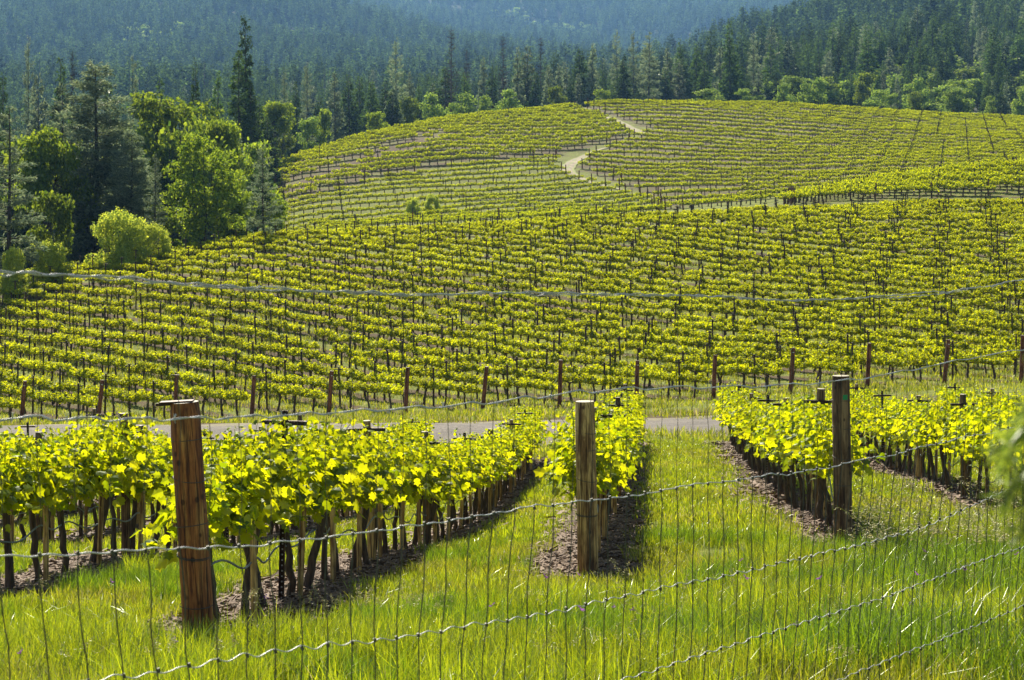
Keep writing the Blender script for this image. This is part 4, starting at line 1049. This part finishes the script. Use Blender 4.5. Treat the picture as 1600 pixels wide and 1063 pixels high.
def broadleaf(n, rad, mat, size, nb=26, z0=0.25, forks=3, trunk=0.22, cl=0.26, gap=0.0, flat=1.0, dome=False):
    H = 10.0; tm, cm = MB(), MB()
    a = rng.uniform(0, 2 * PI, nb); zz = rng.uniform(z0, 0.93, nb)
    rr = rad * np.sqrt(np.clip(1 - ((zz - 0.55) / 0.48) ** 2, 0.05, 1)) * rng.uniform(0.25, 0.92, nb)
    if dome: zz = rng.uniform(0.02, 0.85, nb); rr = rad * np.sqrt(1 - zz ** 1.6) * rng.uniform(0.3, 0.95, nb)
    C = np.stack([rr * np.cos(a), rr * np.sin(a), H * zz], 1); C[0] = (0, 0, H * 0.9)
    br = rad * cl * rng.uniform(0.7, 1.35, nb)
    w = br ** 2; bi = rng.choice(nb, n, p=w / w.sum())
    d = rng.normal(0, 1, (n, 3)); d /= np.linalg.norm(d, axis=1)[:, None]; d[:, 2] = d[:, 2] * 0.8 + 0.12
    sh = rng.uniform(0.35, 1.0, n) ** 0.5 * (1 + 0.12 * rng.normal(0, 1, n))
    # small sub-clumps on each clump surface give light and dark patches
    pos = C[bi] + d * (br[bi] * sh)[:, None] * np.array([1, 1, 0.78 * flat]) + 0.12 * rad * cl * np.sin(d * 7 + bi[:, None])
    sz = size * rng.uniform(0.6, 1.3, n)
    cm.place(DV, DF, pos, rots(np.arctan2(d[:, 1], d[:, 0]) + rng.normal(0, 0.9, n), rng.uniform(-1.0, 0.7, n), rng.uniform(-1.3, 1.3, n)), np.stack([sz, sz * 0.75, sz], 1), mat)
    fk = [np.array([rng.uniform(-.25, .25) * rad, rng.uniform(-.2, .2) * rad, H * (z0 + rng.uniform(0.05, 0.18))]) for _ in range(forks)]
    for f_ in fk: tm.tube([(0, 0, -0.3), (f_[0] * .15, f_[1] * .15, f_[2] * .4), f_ * np.array([.6, .6, .8]), f_], [trunk, trunk * .8, trunk * .6, trunk * .5], 'bark', 7)
    for i in range(nb):
        f_ = fk[int(np.argmin([np.linalg.norm(C[i] - q) for q in fk]))]; m_ = (f_ + C[i]) / 2 + rng.normal(0, .15, 3)
        tm.tube([f_, m_, C[i]], [trunk * .4, trunk * .22, trunk * .07], 'bark', 5, caps=False)
    return tm, cm

def dead_tree():
    tm = MB(); H = 10; t = np.linspace(0, 1, 8); tm.tube(np.stack([0 * t, 0 * t, -0.3 + 10.3 * t], 1), 0.13 * (1.05 - t) + 0.01, 'dead', 6)
    cm = MB(); nb = 110
    tz = rng.uniform(0.22, 0.98, nb); bl = 1.7 * (1 - tz) ** 0.7 * rng.uniform(.4, 1.1, nb) + .15; ba = rng.uniform(0, 6.28, nb)
    for i in range(nb):
        e = bl[i]; P = [np.array((0, 0, H * tz[i])), np.array((e * .6 * math.cos(ba[i]), e * .6 * math.sin(ba[i]), H * tz[i] + e * .08)), np.array((e * math.cos(ba[i]), e * math.sin(ba[i]), H * tz[i] + e * .22))]
        cm.tube(P, [.03, .02, .008], 'dead', 4, caps=False)
        for q in range(5):
            s = random.uniform(.4, 1); b = P[0] + (P[2] - P[0]) * s; cm.tube([b, b + rng.normal(0, .22, 3)], [.012, .004], 'dead', 3, caps=False)
    return tm, cm

def pack(pair): return (pair[0].obj('trunk', link=False, smooth=True), pair[1].obj('crown', link=False))
def packs(fn, k): return [pack(fn()) for _ in range(k)]
M['oak_light'] = leaf_mat('light_oak_leaves', (0.05, 0.11, 0.01), (0.20, 0.29, 0.03), (0.52, 0.62, 0.03), 0.5, 0.03, 0.5, 0.15)
T_ = {
    'bigpine': packs(lambda: conifer(24000, 2.6, 36, 7, 'pine', 0.34, 0.08, -0.05, 0.55, 0.0, 0.30, 0.15, 0.8, 0.15), 2),
    'openpine': packs(lambda: conifer(5200, 2.3, 26, 4, 'pine', 0.36, 0.14, -0.08, 0.6, 0.15, 0.30, 0.13, 0.8, 0.1), 3),
    'pine': packs(lambda: conifer(3200, 1.9, 26, 5, 'pine', 0.55, 0.12, -0.05, 0.72, 0.08, 0.40, 0.14, 0.7, 0.1), 4),
    'fir': packs(lambda: conifer(3600, 1.9, 36, 6, 'fir', 0.50, 0.04, -0.22, 0.92, 0.0, 0.45, 0.12, 0.5), 5),
    'tallfir': packs(lambda: conifer(5200, 1.05, 46, 5, 'fir', 0.34, 0.12, -0.30, 0.45, 0.12, 0.45, 0.10, 0.5), 3),
    'oak': packs(lambda: broadleaf(16000, 4.6, 'oak', 0.30, 34, 0.22, 3, 0.24, 0.27), 2),
    'lightoak': packs(lambda: broadleaf(12000, 4.4, 'oak_light', 0.27, 36, 0.20, 4, 0.17, 0.23), 2),
    'round': packs(lambda: broadleaf(3000, 4.8, 'oak_bright', 0.62, 22, 0.16, 3, 0.2, 0.30), 4),
    'darkround': packs(lambda: broadleaf(3200, 4.6, 'oak', 0.6, 22, 0.16, 3, 0.2, 0.30), 3),
    'highoak': packs(lambda: broadleaf(9000, 4.4, 'oak_light', 0.34, 26, 0.55, 4, 0.16, 0.27), 2),
    'shrub': packs(lambda: broadleaf(16000, 9.0, 'shrub', 0.45, 70, 0.10, 5, 0.12, 0.17, dome=True), 2),
    'dead': packs(dead_tree, 3),
}
RADF = {'bigpine': 2.5, 'openpine': 2.2, 'pine': 1.8, 'fir': 1.8, 'tallfir': 1.1, 'oak': 4.8, 'lightoak': 4.6, 'round': 5.0, 'darkround': 5.0, 'shrub': 9.5, 'dead': 1.6, 'highoak': 4.6}
NAMES = {'bigpine': 'pine_tree', 'openpine': 'pine_tree', 'pine': 'pine_tree', 'fir': 'fir_tree', 'tallfir': 'fir_tree', 'oak': 'oak_tree', 'lightoak': 'oak_tree', 'highoak': 'oak_tree',
         'round': 'broadleaf_tree', 'darkround': 'broadleaf_tree', 'shrub': 'shrub', 'dead': 'dead_tree'}
tree_log = []
def tree(kind, u, v_top, y, wpx, label=None, v_bot=None, var=None, group=None, zone=None):
    """wpx: crown width in photo pixels at that distance"""
    x = ray(u, y); z = gz(x, y)
    if v_bot is not None: z = min(z, (V0 - v_bot) / F * y)
    h = (V0 - v_top) / F * y - z
    if h < 0.8: h = 0.8
    w = wpx / F * y * (1.3 if kind == 'fir' else 1.15 if kind == 'pine' else 1.0)
    root = empty(NAMES[kind], (x, y, z), random.uniform(0, 6.28))
    sx = w / (2 * RADF[kind]); root.scale = (sx, sx, h / 10.0)
    k = random.randrange(len(T_[kind])) if var is None else var
    copy_tree([(T_[kind][k][0], []), (T_[kind][k][1], [])], root)
    tree_log.append((root, kind, u, label, group, zone))
    return root

# left stand, nearest trees
tree('openpine', 14, 163, 118, 130, 'open dark-trunked pine at the far left edge of the stand')
tree('bigpine', 150, 100, 150, 195, 'largest grey-green pine standing over the yellow shrub')
tree('bigpine', 205, 205, 146, 105, 'shorter grey pine tucked against the right side of the largest pine')
tree('pine', 97, 135, 170, 80, 'slender pine just left of the largest grey pine')
tree('openpine', 242, 243, 138, 50, 'narrow dark young pine between the largest pine and the light green oak')
tree('highoak', 74, 192, 145, 125, 'leafy green tree in the gap between the edge pine and largest pine')
tree('oak', 275, 148, 185, 185, 'big rounded dark oak rising behind the light green oak')
tree('oak', 345, 185, 180, 110, 'dark oak joined to the right of the big rounded oak')
tree('lightoak', 318, 205, 142, 150, 'light green oak with forked trunk at the vineyard edge')
tree('lightoak', 366, 265, 152, 56, 'small light green oak beside the lone small pine')
tree('openpine', 411, 228, 133, 64, 'lone small pine at the corner of the two vineyards')
tree('darkround', 432, 312, 146, 46, 'low grey-green bush at the foot of the lone small pine')
tree('darkround', 80, 300, 124, 70, 'low brownish-green bush under the leafy left tree')
tree('darkround', 365, 318, 150, 90, 'low dark bush under the light green oaks')
tree('darkround', 250, 318, 146, 90, 'dark bush behind the right end of the yellow shrub')
tree('darkround', 140, 300, 150, 110, 'dark undergrowth bush below the largest pine')
tree('shrub', 188, 326, 126, 135, 'big rounded yellow-green shrub at the vineyard edge')
tree('shrub', 240, 348, 127, 75, 'smaller yellow-green shrub joined to the right of the big one')
tree('shrub', 75, 374, 120, 90, 'low bright green thicket left of the big yellow shrub')
tree('shrub', 20, 384, 116, 60, 'low green thicket at the foot of the edge pine')
tree('shrub', 645, 308, 238, 34, 'small pale green bush poking above the middle vineyard crest', 345)
tree('shrub', 676, 302, 240, 36, 'taller pale green bush beside the small one above the crest', 345)
# left stand, second rank
for u, vt, y, w, kd, lb in ((45, 60, 270, 42, 'openpine', 'sparse-topped pine rising high at the left, before the far forest'), (113, 76, 275, 34, 'dead', 'bare brown dead tree beside the sparse-topped pine'),
        (208, 84, 260, 36, 'openpine', 'thin grey pine rising behind the largest pine'), (5, 115, 250, 45, 'fir', 'dark fir at the very left edge behind the open pine'), (95, 88, 255, 50, 'fir', 'dark fir behind the slender pine'),
        (305, 95, 262, 34, 'fir', 'pointed dark fir behind the big oak'), (340, 112, 258, 46, 'fir', 'broad dark fir between the big oak and the tallest fir'), (383, 27, 262, 44, 'tallfir', 'tallest narrow fir standing high above the left stand'),
        (374, 84, 255, 50, 'tallfir', 'second narrow fir pressed against the tallest one'), (392, 130, 258, 54, 'fir', 'dark fir low in front of the tallest one'), (250, 120, 255, 44, 'fir', 'dark fir behind the crown of the big oak'),
        (170, 130, 250, 50, 'fir', 'dark fir hidden behind the largest pine'), (60, 120, 240, 50, 'pine', 'grey-green pine behind the leafy left tree'), (430, 158, 300, 70, 'highoak', 'dark rounded tree just right of the tallest fir'), (418, 185, 275, 46, 'fir', 'short dark fir between the tallest fir and the far vineyard'), (404, 150, 280, 44, 'fir', 'dark fir tucked behind the two narrow firs')):
    tree(kd, u, vt, y, w, lb)
# stand behind the left shoulder of the far vineyard
for u, vt, w, kd in ((445, 109, 30, 'openpine'), (462, 128, 26, 'fir'), (480, 99, 36, 'openpine'), (500, 150, 30, 'fir'), (523, 116, 30, 'pine'), (545, 115, 38, 'fir'), (562, 120, 36, 'fir'), (580, 130, 34, 'fir'), (602, 128, 34, 'fir'),
        (619, 60, 44, 'openpine'), (613, 140, 36, 'fir'), (640, 114, 26, 'pine'), (655, 135, 26, 'fir'), (696, 105, 44, 'fir'), (676, 130, 26, 'fir'), (705, 41, 40, 'dead'), (729, 78, 30, 'dead'), (726, 118, 30, 'fir'), (755, 90, 22, 'pine'), (769, 104, 24, 'fir'),
        (786, 52, 34, 'dead'), (809, 75, 22, 'pine'), (824, 74, 34, 'pine'), (845, 55, 26, 'dead'), (822, 115, 24, 'fir'), (837, 112, 26, 'fir'), (857, 104, 22, 'pine'), (873, 100, 22, 'pine'), (885, 106, 30, 'pine'), (906, 76, 40, 'fir'), (926, 68, 26, 'pine'),
        (942, 110, 26, 'fir'), (963, 47, 30, 'openpine'), (975, 85, 26, 'fir'), (990, 50, 34, 'openpine'), (1014, 49, 44, 'openpine'), (1014, 68, 52, 'pine'), (1043, 75, 28, 'pine'), (1066, 92, 38, 'fir'), (1040, 110, 26, 'fir'), (1063, 60, 26, 'fir'),
        (1088, 68, 30, 'fir'), (1100, 95, 30, 'fir'), (1125, 75, 30, 'pine'), (1140, 30, 30, 'fir'), (1147, 68, 34, 'fir'), (1178, 46, 34, 'openpine'), (1185, 110, 22, 'pine'), (1208, 110, 24, 'pine'), (1306, 113, 24, 'fir'), (1330, 110, 30, 'fir'),
        (1390, 75, 26, 'pine'), (1402, 105, 26, 'pine'), (1432, 80, 24, 'fir'), (1438, 62, 26, 'fir'), (1473, 82, 40, 'fir'), (1505, 115, 24, 'pine'), (1524, 105, 30, 'fir'), (1550, 90, 24, 'fir'), (1570, 118, 20, 'pine'), (1585, 120, 30, 'pine'), (1320, 90, 30, 'fir'),
        (1280, 88, 30, 'fir'), (1240, 85, 30, 'fir'), (1292, 82, 26, 'pine'), (1356, 55, 44, 'fir')):
    yf = float(ip(u, F_D)); tree(kd, u, vt, yf + 28 + random.uniform(0, 50) + (60 if u > 1200 else 0), w, zone='stand')
for u, vt, w, kd in ((485, 185, 40, 'round'), (440, 180, 50, 'darkround'), (505, 170, 36, 'darkround'), (640, 150, 34, 'darkround'), (675, 148, 40, 'round'), (725, 146, 46, 'round'), (760, 150, 34, 'round'), (795, 142, 40, 'round'), (705, 160, 30, 'round'), (590, 175, 36, 'darkround'),
        (1105, 138, 48, 'round'), (1160, 139, 30, 'round'), (1257, 130, 36, 'round'), (1278, 124, 30, 'round'), (1225, 132, 34, 'round'), (1370, 139, 44, 'round'), (1395, 147, 26, 'round'), (1430, 142, 26, 'darkround'), (1345, 128, 30, 'darkround'),
        (1545, 150, 30, 'round'), (1595, 140, 30, 'round'), (1190, 148, 26, 'round'), (1490, 140, 34, 'round'), (940, 140, 30, 'darkround'), (870, 135, 30, 'darkround')):
    yf = float(ip(u, F_D)); tree(kd, u, vt, yf + 14 + random.uniform(0, 16), w, zone='stand')
for _ in range(78):      # bright oak band higher up on the right
    u = random.uniform(1180, 1640); y = random.uniform(430, 800) if random.random() < .6 else random.uniform(430, 560); vt = V0 - F * gz(ray(u, y), y) / y - random.uniform(7, 11) / y * F
    tree('round' if random.random() < 0.72 else 'darkround', u, vt, y, random.uniform(38, 60), zone='stand')
for _ in range(26):
    u = random.uniform(430, 1180); yf = float(ip(u, F_D)); tree('fir', u, float(ip(u, {430: 150, 600: 140, 800: 118, 1000: 100, 1180: 80})) + random.uniform(-16, 30), yf + random.uniform(50, 130), random.uniform(26, 38), zone='stand')
for _ in range(60):      # nearest trees of the dark wooded hill on the right
    u = random.uniform(1040, 1640); y = random.uniform(500, 800); x = ray(u, y); v = V0 - F * gz(x, y) / y
    tree('fir' if random.random() < 0.85 else 'pine', u, v - random.uniform(15, 25) / y * F, y, random.uniform(26, 38), zone='hill')
# labels for the unlabelled trees: counted from the left within kind and zone
WORD = {'bigpine': 'grey-green pine', 'openpine': 'sparse tall pine', 'pine': 'grey-green pine', 'fir': 'dark pointed fir', 'tallfir': 'narrow fir', 'round': 'bright green rounded tree', 'darkround': 'dull green rounded tree', 'dead': 'bare brown dead tree',
        'oak': 'oak', 'lightoak': 'oak', 'shrub': 'shrub'}
cnt = {}
for root, kind, u, label, group, zone in sorted(tree_log, key=lambda t: t[2]):
    cat = {'shrub': 'shrub'}.get(kind, 'tree')
    if label: tag(root, label, cat, 'trees and shrubs of the left stand'); continue
    kk = (WORD[kind], zone); cnt[kk] = cnt.get(kk, 0) + 1
    where = 'behind the far vineyard crest' if zone == 'stand' else 'low on the dark wooded hill'
    tag(root, f'{ordw(cnt[kk])} {WORD[kind]} from the left {where}', cat, 'trees behind the far vineyard' if zone == 'stand' else 'firs low on the wooded hill')

# the far forest as one mass
def far_con(n, rad, mat, size): 
    tm, cm = conifer(n, rad, 12, 6, mat, size, 0.03, -0.3, 0.9, 0, 0.55, 0.12, 0.6, limbs=False); cm.tube([(0, 0, -0.5), (0, 0, 9)], [0.15, 0.03], 'bark', 4, caps=False); return src(cm)
def far_brd(): 
    tm, cm = broadleaf(420, 4.6, 'oak_bright', 1.5, 12, 0.1, 2, 0.2, 0.33); return src(cm)
def far_dead():
    mb = MB(); mb.tube([(0, 0, -0.5), (0, 0, 10)], [0.14, 0.02], 'dead', 4, caps=False); n = 90; tz = rng.uniform(.25, 1, n); a = rng.uniform(0, 6.28, n)
    mb.place(DV, DF, np.stack([0 * tz, 0 * tz, 10 * tz], 1), rots(a, rng.uniform(-.1, .4, n), rng.uniform(0, 3, n)), np.stack([1.6 * (1.05 - tz), np.full(n, .10), np.full(n, .2)], 1), 'dead'); return src(mb)
def mid_src(pair):
    a, b = pair; mb = MB(); 
    for q in (a, b):
        off = mb.n
        for V in q.v: mb.v.append(V)
        for f_, fm in zip(q.q, q.qm): mb.q.append(f_ + off); mb.qm.append(np.array([mb.mi(q.mats[i]) for i in fm]))
        for f_, fm in zip(q.t, q.tm): mb.t.append(f_ + off); mb.tm.append(np.array([mb.mi(q.mats[i]) for i in fm]))
        mb.n += q.n
    return src(mb)
protos = [far_con(560, 2.1, 'fir_far', 1.15) for _ in range(4)] + [far_con(520, 1.8, 'fir_far', 1.1) for _ in range(3)] + [far_con(420, 1.4, 'fir_far', 1.0) for _ in range(2)] + [far_brd() for _ in range(3)] + [far_dead()] + [mid_src(conifer(2600, 2.2, 32, 6, 'fir_far', 0.55, 0.03, -0.22, 0.92, 0, 0.45, 0.12, 0.5, limbs=False)) for _ in range(3)] + \
    [mid_src(conifer(2600, 1.8, 26, 5, 'pine', 0.55, 0.08, -0.05, 0.72, 0, 0.4, 0.13, 0.7, 0.1, limbs=False)) for _ in range(2)] + [mid_src(broadleaf(2600, 4.4, 'oak', 0.55, 22, 0.12, 3, 0.2, 0.3)) for _ in range(2)]
pts, rot, scl, idx = [], [], [], []
for ya, yb, sp, hh in ((430, 1000, 7.5, 17), (1000, 1650, 8.5, 19), (1650, 2700, 11, 21), (2700, 4200, 15, 24)):
    n = int(0.34 * (yb ** 2 - ya ** 2) / sp ** 2)
    x, y, u = rnd_area(n, ya, yb, -120, 1720)
    z = ground_z(x, y); v = V0 - F * z / y
    bl = bump(x, y, 120, 4.0) + 0.5 * bump(x, y, 30, 1.0)
    k = (v < 420) & (v - hh * F / y < 230) & ~((y < 425) & (u > 380)) & (v > -75)
    for i in np.where(k)[0]:
        if y[i] < 560 and u[i] > 380 and random.random() < .35: continue
        h = hh * random.uniform(0.65, 1.35) * (0.55 if y[i] < 560 else 1) * (1.25 if random.random() < 0.08 else 1); d = random.random()
        if bl[i] > 1.2 and d < 0.6: j = 9 + random.randrange(3); s = (h * .55 / 10, h * .55 / 10, h * .5 / 10)
        elif d < 0.03: j = 12; s = (h / 10, h / 10, h / 10)
        else: j = random.randrange(9) if y[i] > 800 else 13 + random.choice((0, 1, 2, 0, 1, 2, 0, 1, 2, 3)); w_ = h / 10 * random.uniform(.85, 1.25); s = (w_, w_, h / 10)
        pts.append((x[i], y[i], z[i])); rot.append((0, 0, random.uniform(0, 6.28))); scl.append(s); idx.append(j)
# woods behind the left stand
x, y, u = rnd_area(1100, 170, 430, -150, 420)
for i in range(len(x)):
    h = random.uniform(7, 15); z = gz(x[i], y[i]); vt = V0 - F * (z + h) / y[i]
    if vt < 150 + random.uniform(0, 40): h = max(3, (V0 - 190) / F * y[i] - z)
    if y[i] < 330 and u[i] > 405: continue
    pts.append((x[i], y[i], z)); rot.append((0, 0, random.uniform(0, 6.28))); j = random.choice((13, 14, 15, 13, 14, 15, 16, 17, 18, 19)); idx.append(j); w_ = h / 10 * (.9 if j < 18 else .55); scl.append((w_, w_, h / 10))
print('forest', len(pts))
scatter('far_forest', 'stuff', pts, rot, scl, idx, protos)

# boundary fence along the far crest: posts and wire
bf = empty('boundary_fence', (ray(1300, 403), 403, gz(ray(1300, 403), 403))); tag(bf, 'thin dark fence along the top edge of the far vineyard', 'fence')
mbp = MB(); prev = None; Wp = []
for u in range(1000, 1620, 9):
    y = float(ip(u, F_D)) + 5; x = ray(u, y); z = gz(x, y); Wp.append((x, y, z + 1.35)); mbp.tube([(x, y, z - 0.2), (x, y, z + 1.5)], 0.06, 'line_post', 5)
mbp.v = [v - np.array(bf.location) for v in mbp.v]; o = mbp.obj('fence_posts', bf); o['kind'] = 'stuff'
mb = MB(); Wp = np.array(Wp) - np.array(bf.location); mb.tube(Wp, 0.05, 'line_post', 4); mb.tube(Wp - np.array([0, 0, .6]), 0.03, 'line_post', 4); mb.obj('fence_rail', bf)

# out-of-focus conifer branch hanging into the view close to the camera on the right
M['spray'] = leaf_mat('near_needles', (0.08, 0.13, 0.02), (0.26, 0.32, 0.05), (0.55, 0.64, 0.05), 0.55, 0.06, 0.4)
def spray(u, v, y, L, az, el, n, root):
    mb = MB(); p0 = np.array(on_ray(u, v, y)); d = np.array([math.cos(az) * math.cos(el), math.sin(az) * math.cos(el), math.sin(el)])
    t = np.linspace(0, 1, 7); P = p0 + d * L * t[:, None] + np.array([0, 0, -0.05])[None] * t[:, None] ** 2
    P = P - np.array(root.location)
    mb.tube(P, np.linspace(0.004, 0.0015, 7), 'spray', 5)
    tt = rng.uniform(0.05, 1, n); pos = np.stack([np.interp(tt, t, P[:, i]) for i in range(3)], 1)
    mb.place(DV, DF, pos, rots(az + rng.normal(0, 1.0, n), el + rng.normal(-0.3, 0.5, n), rng.uniform(0, 3, n)), np.stack([rng.uniform(.012, .028, n), rng.uniform(.0015, .003, n), np.full(n, .01)], 1), 'spray')
    return mb
tb = empty('conifer_branch', on_ray(1690, 560, 1.35)); tag(tb, 'blurred green conifer branch reaching in close to the camera at the right', 'branch')
for (u, v, L, az, el, n) in ((1680, 500, .10, PI, -.6, 220), (1680, 560, .12, PI, -.5, 240), (1690, 640, .13, PI, -.4, 230), (1675, 700, .09, PI, -.4, 200), (1690, 600, .13, PI, -.15, 220), (1690, 440, .07, PI, -.4, 200), (1690, 300, .07, PI, .1, 60)):
    spray(u + 28, v - 15, 1.35 + random.uniform(-.06, .06), L * 0.62, az, el, n, tb).obj('twig', tb)

# ------------------------------------------------------------------ air
hz = MB(); zt, zb = 900.0, -60.0
V = np.array([[x, y, z] for x in (-2400, 2400) for y in (-60, 4500) for z in (zb, zt)], float)
hz.add(V, [[0, 1, 3, 2], [4, 6, 7, 5], [0, 4, 5, 1], [2, 3, 7, 6], [0, 2, 6, 4], [1, 5, 7, 3]], 'bark')
ho = hz.obj('haze'); ho['kind'] = 'stuff'; ho.data.materials.clear()
m, nt, nodes, L = new_mat('haze_air'); pv = N(nt, 'ShaderNodeVolumePrincipled'); pv.inputs['Color'].default_value = (0.26, 0.54, 1.0, 1); pv.inputs['Density'].default_value = 0.000090; pv.inputs['Anisotropy'].default_value = 0.3
o = N(nt, 'ShaderNodeOutputMaterial'); L.new(pv.outputs[0], o.inputs['Volume']); ho.data.materials.append(m)

# ------------------------------------------------------------------ light, sky, camera
SUN_AZ, SUN_EL = math.radians(-14), math.radians(40)
w = bpy.data.worlds.new('World'); S.world = w; w.use_nodes = True; nt = w.node_tree
bg = nt.nodes['Background']; sky = nt.nodes.new('ShaderNodeTexSky'); sky.sky_type = 'NISHITA'; sky.sun_disc = False
sky.sun_elevation = SUN_EL; sky.sun_rotation = SUN_AZ; nt.links.new(sky.outputs[0], bg.inputs[0]); bg.inputs[1].default_value = 0.05
sd = bpy.data.lights.new('sun', 'SUN'); sd.energy = 5.0; sd.angle = math.radians(0.5); sd.color = (1.0, 0.91, 0.74)
so = bpy.data.objects.new('sun', sd); COL.objects.link(so)
sv = Vector((math.sin(SUN_AZ) * math.cos(SUN_EL), math.cos(SUN_AZ) * math.cos(SUN_EL), math.sin(SUN_EL)))
so.rotation_euler = (-sv).to_track_quat('-Z', 'Y').to_euler()

cd = bpy.data.cameras.new('camera'); cam = bpy.data.objects.new('camera', cd); COL.objects.link(cam)
cam.location = (0, 0, 0); cam.rotation_euler = (PI / 2, 0, 0); cd.sensor_width = 36; cd.lens = F / 1600 * 36
cd.shift_y = -(531.5 - V0) / 1600; cd.clip_start = 0.1; cd.clip_end = 12000
cd.dof.use_dof = True; cd.dof.focus_distance = 22; cd.dof.aperture_fstop = 11
S.camera = cam
S.view_settings.view_transform = 'Standard'; S.view_settings.look = 'None'; S.view_settings.gamma = 1; S.view_settings.exposure = 1.17
S.cycles.max_bounces = 8; S.cycles.diffuse_bounces = 3; S.cycles.transmission_bounces = 3; S.cycles.volume_bounces = 0; S.cycles.glossy_bounces = 2
S.cycles.use_denoising = True; S.cycles.use_adaptive_sampling = False
S.cycles.sample_clamp_indirect = 4; S.cycles.sample_clamp_direct = 8
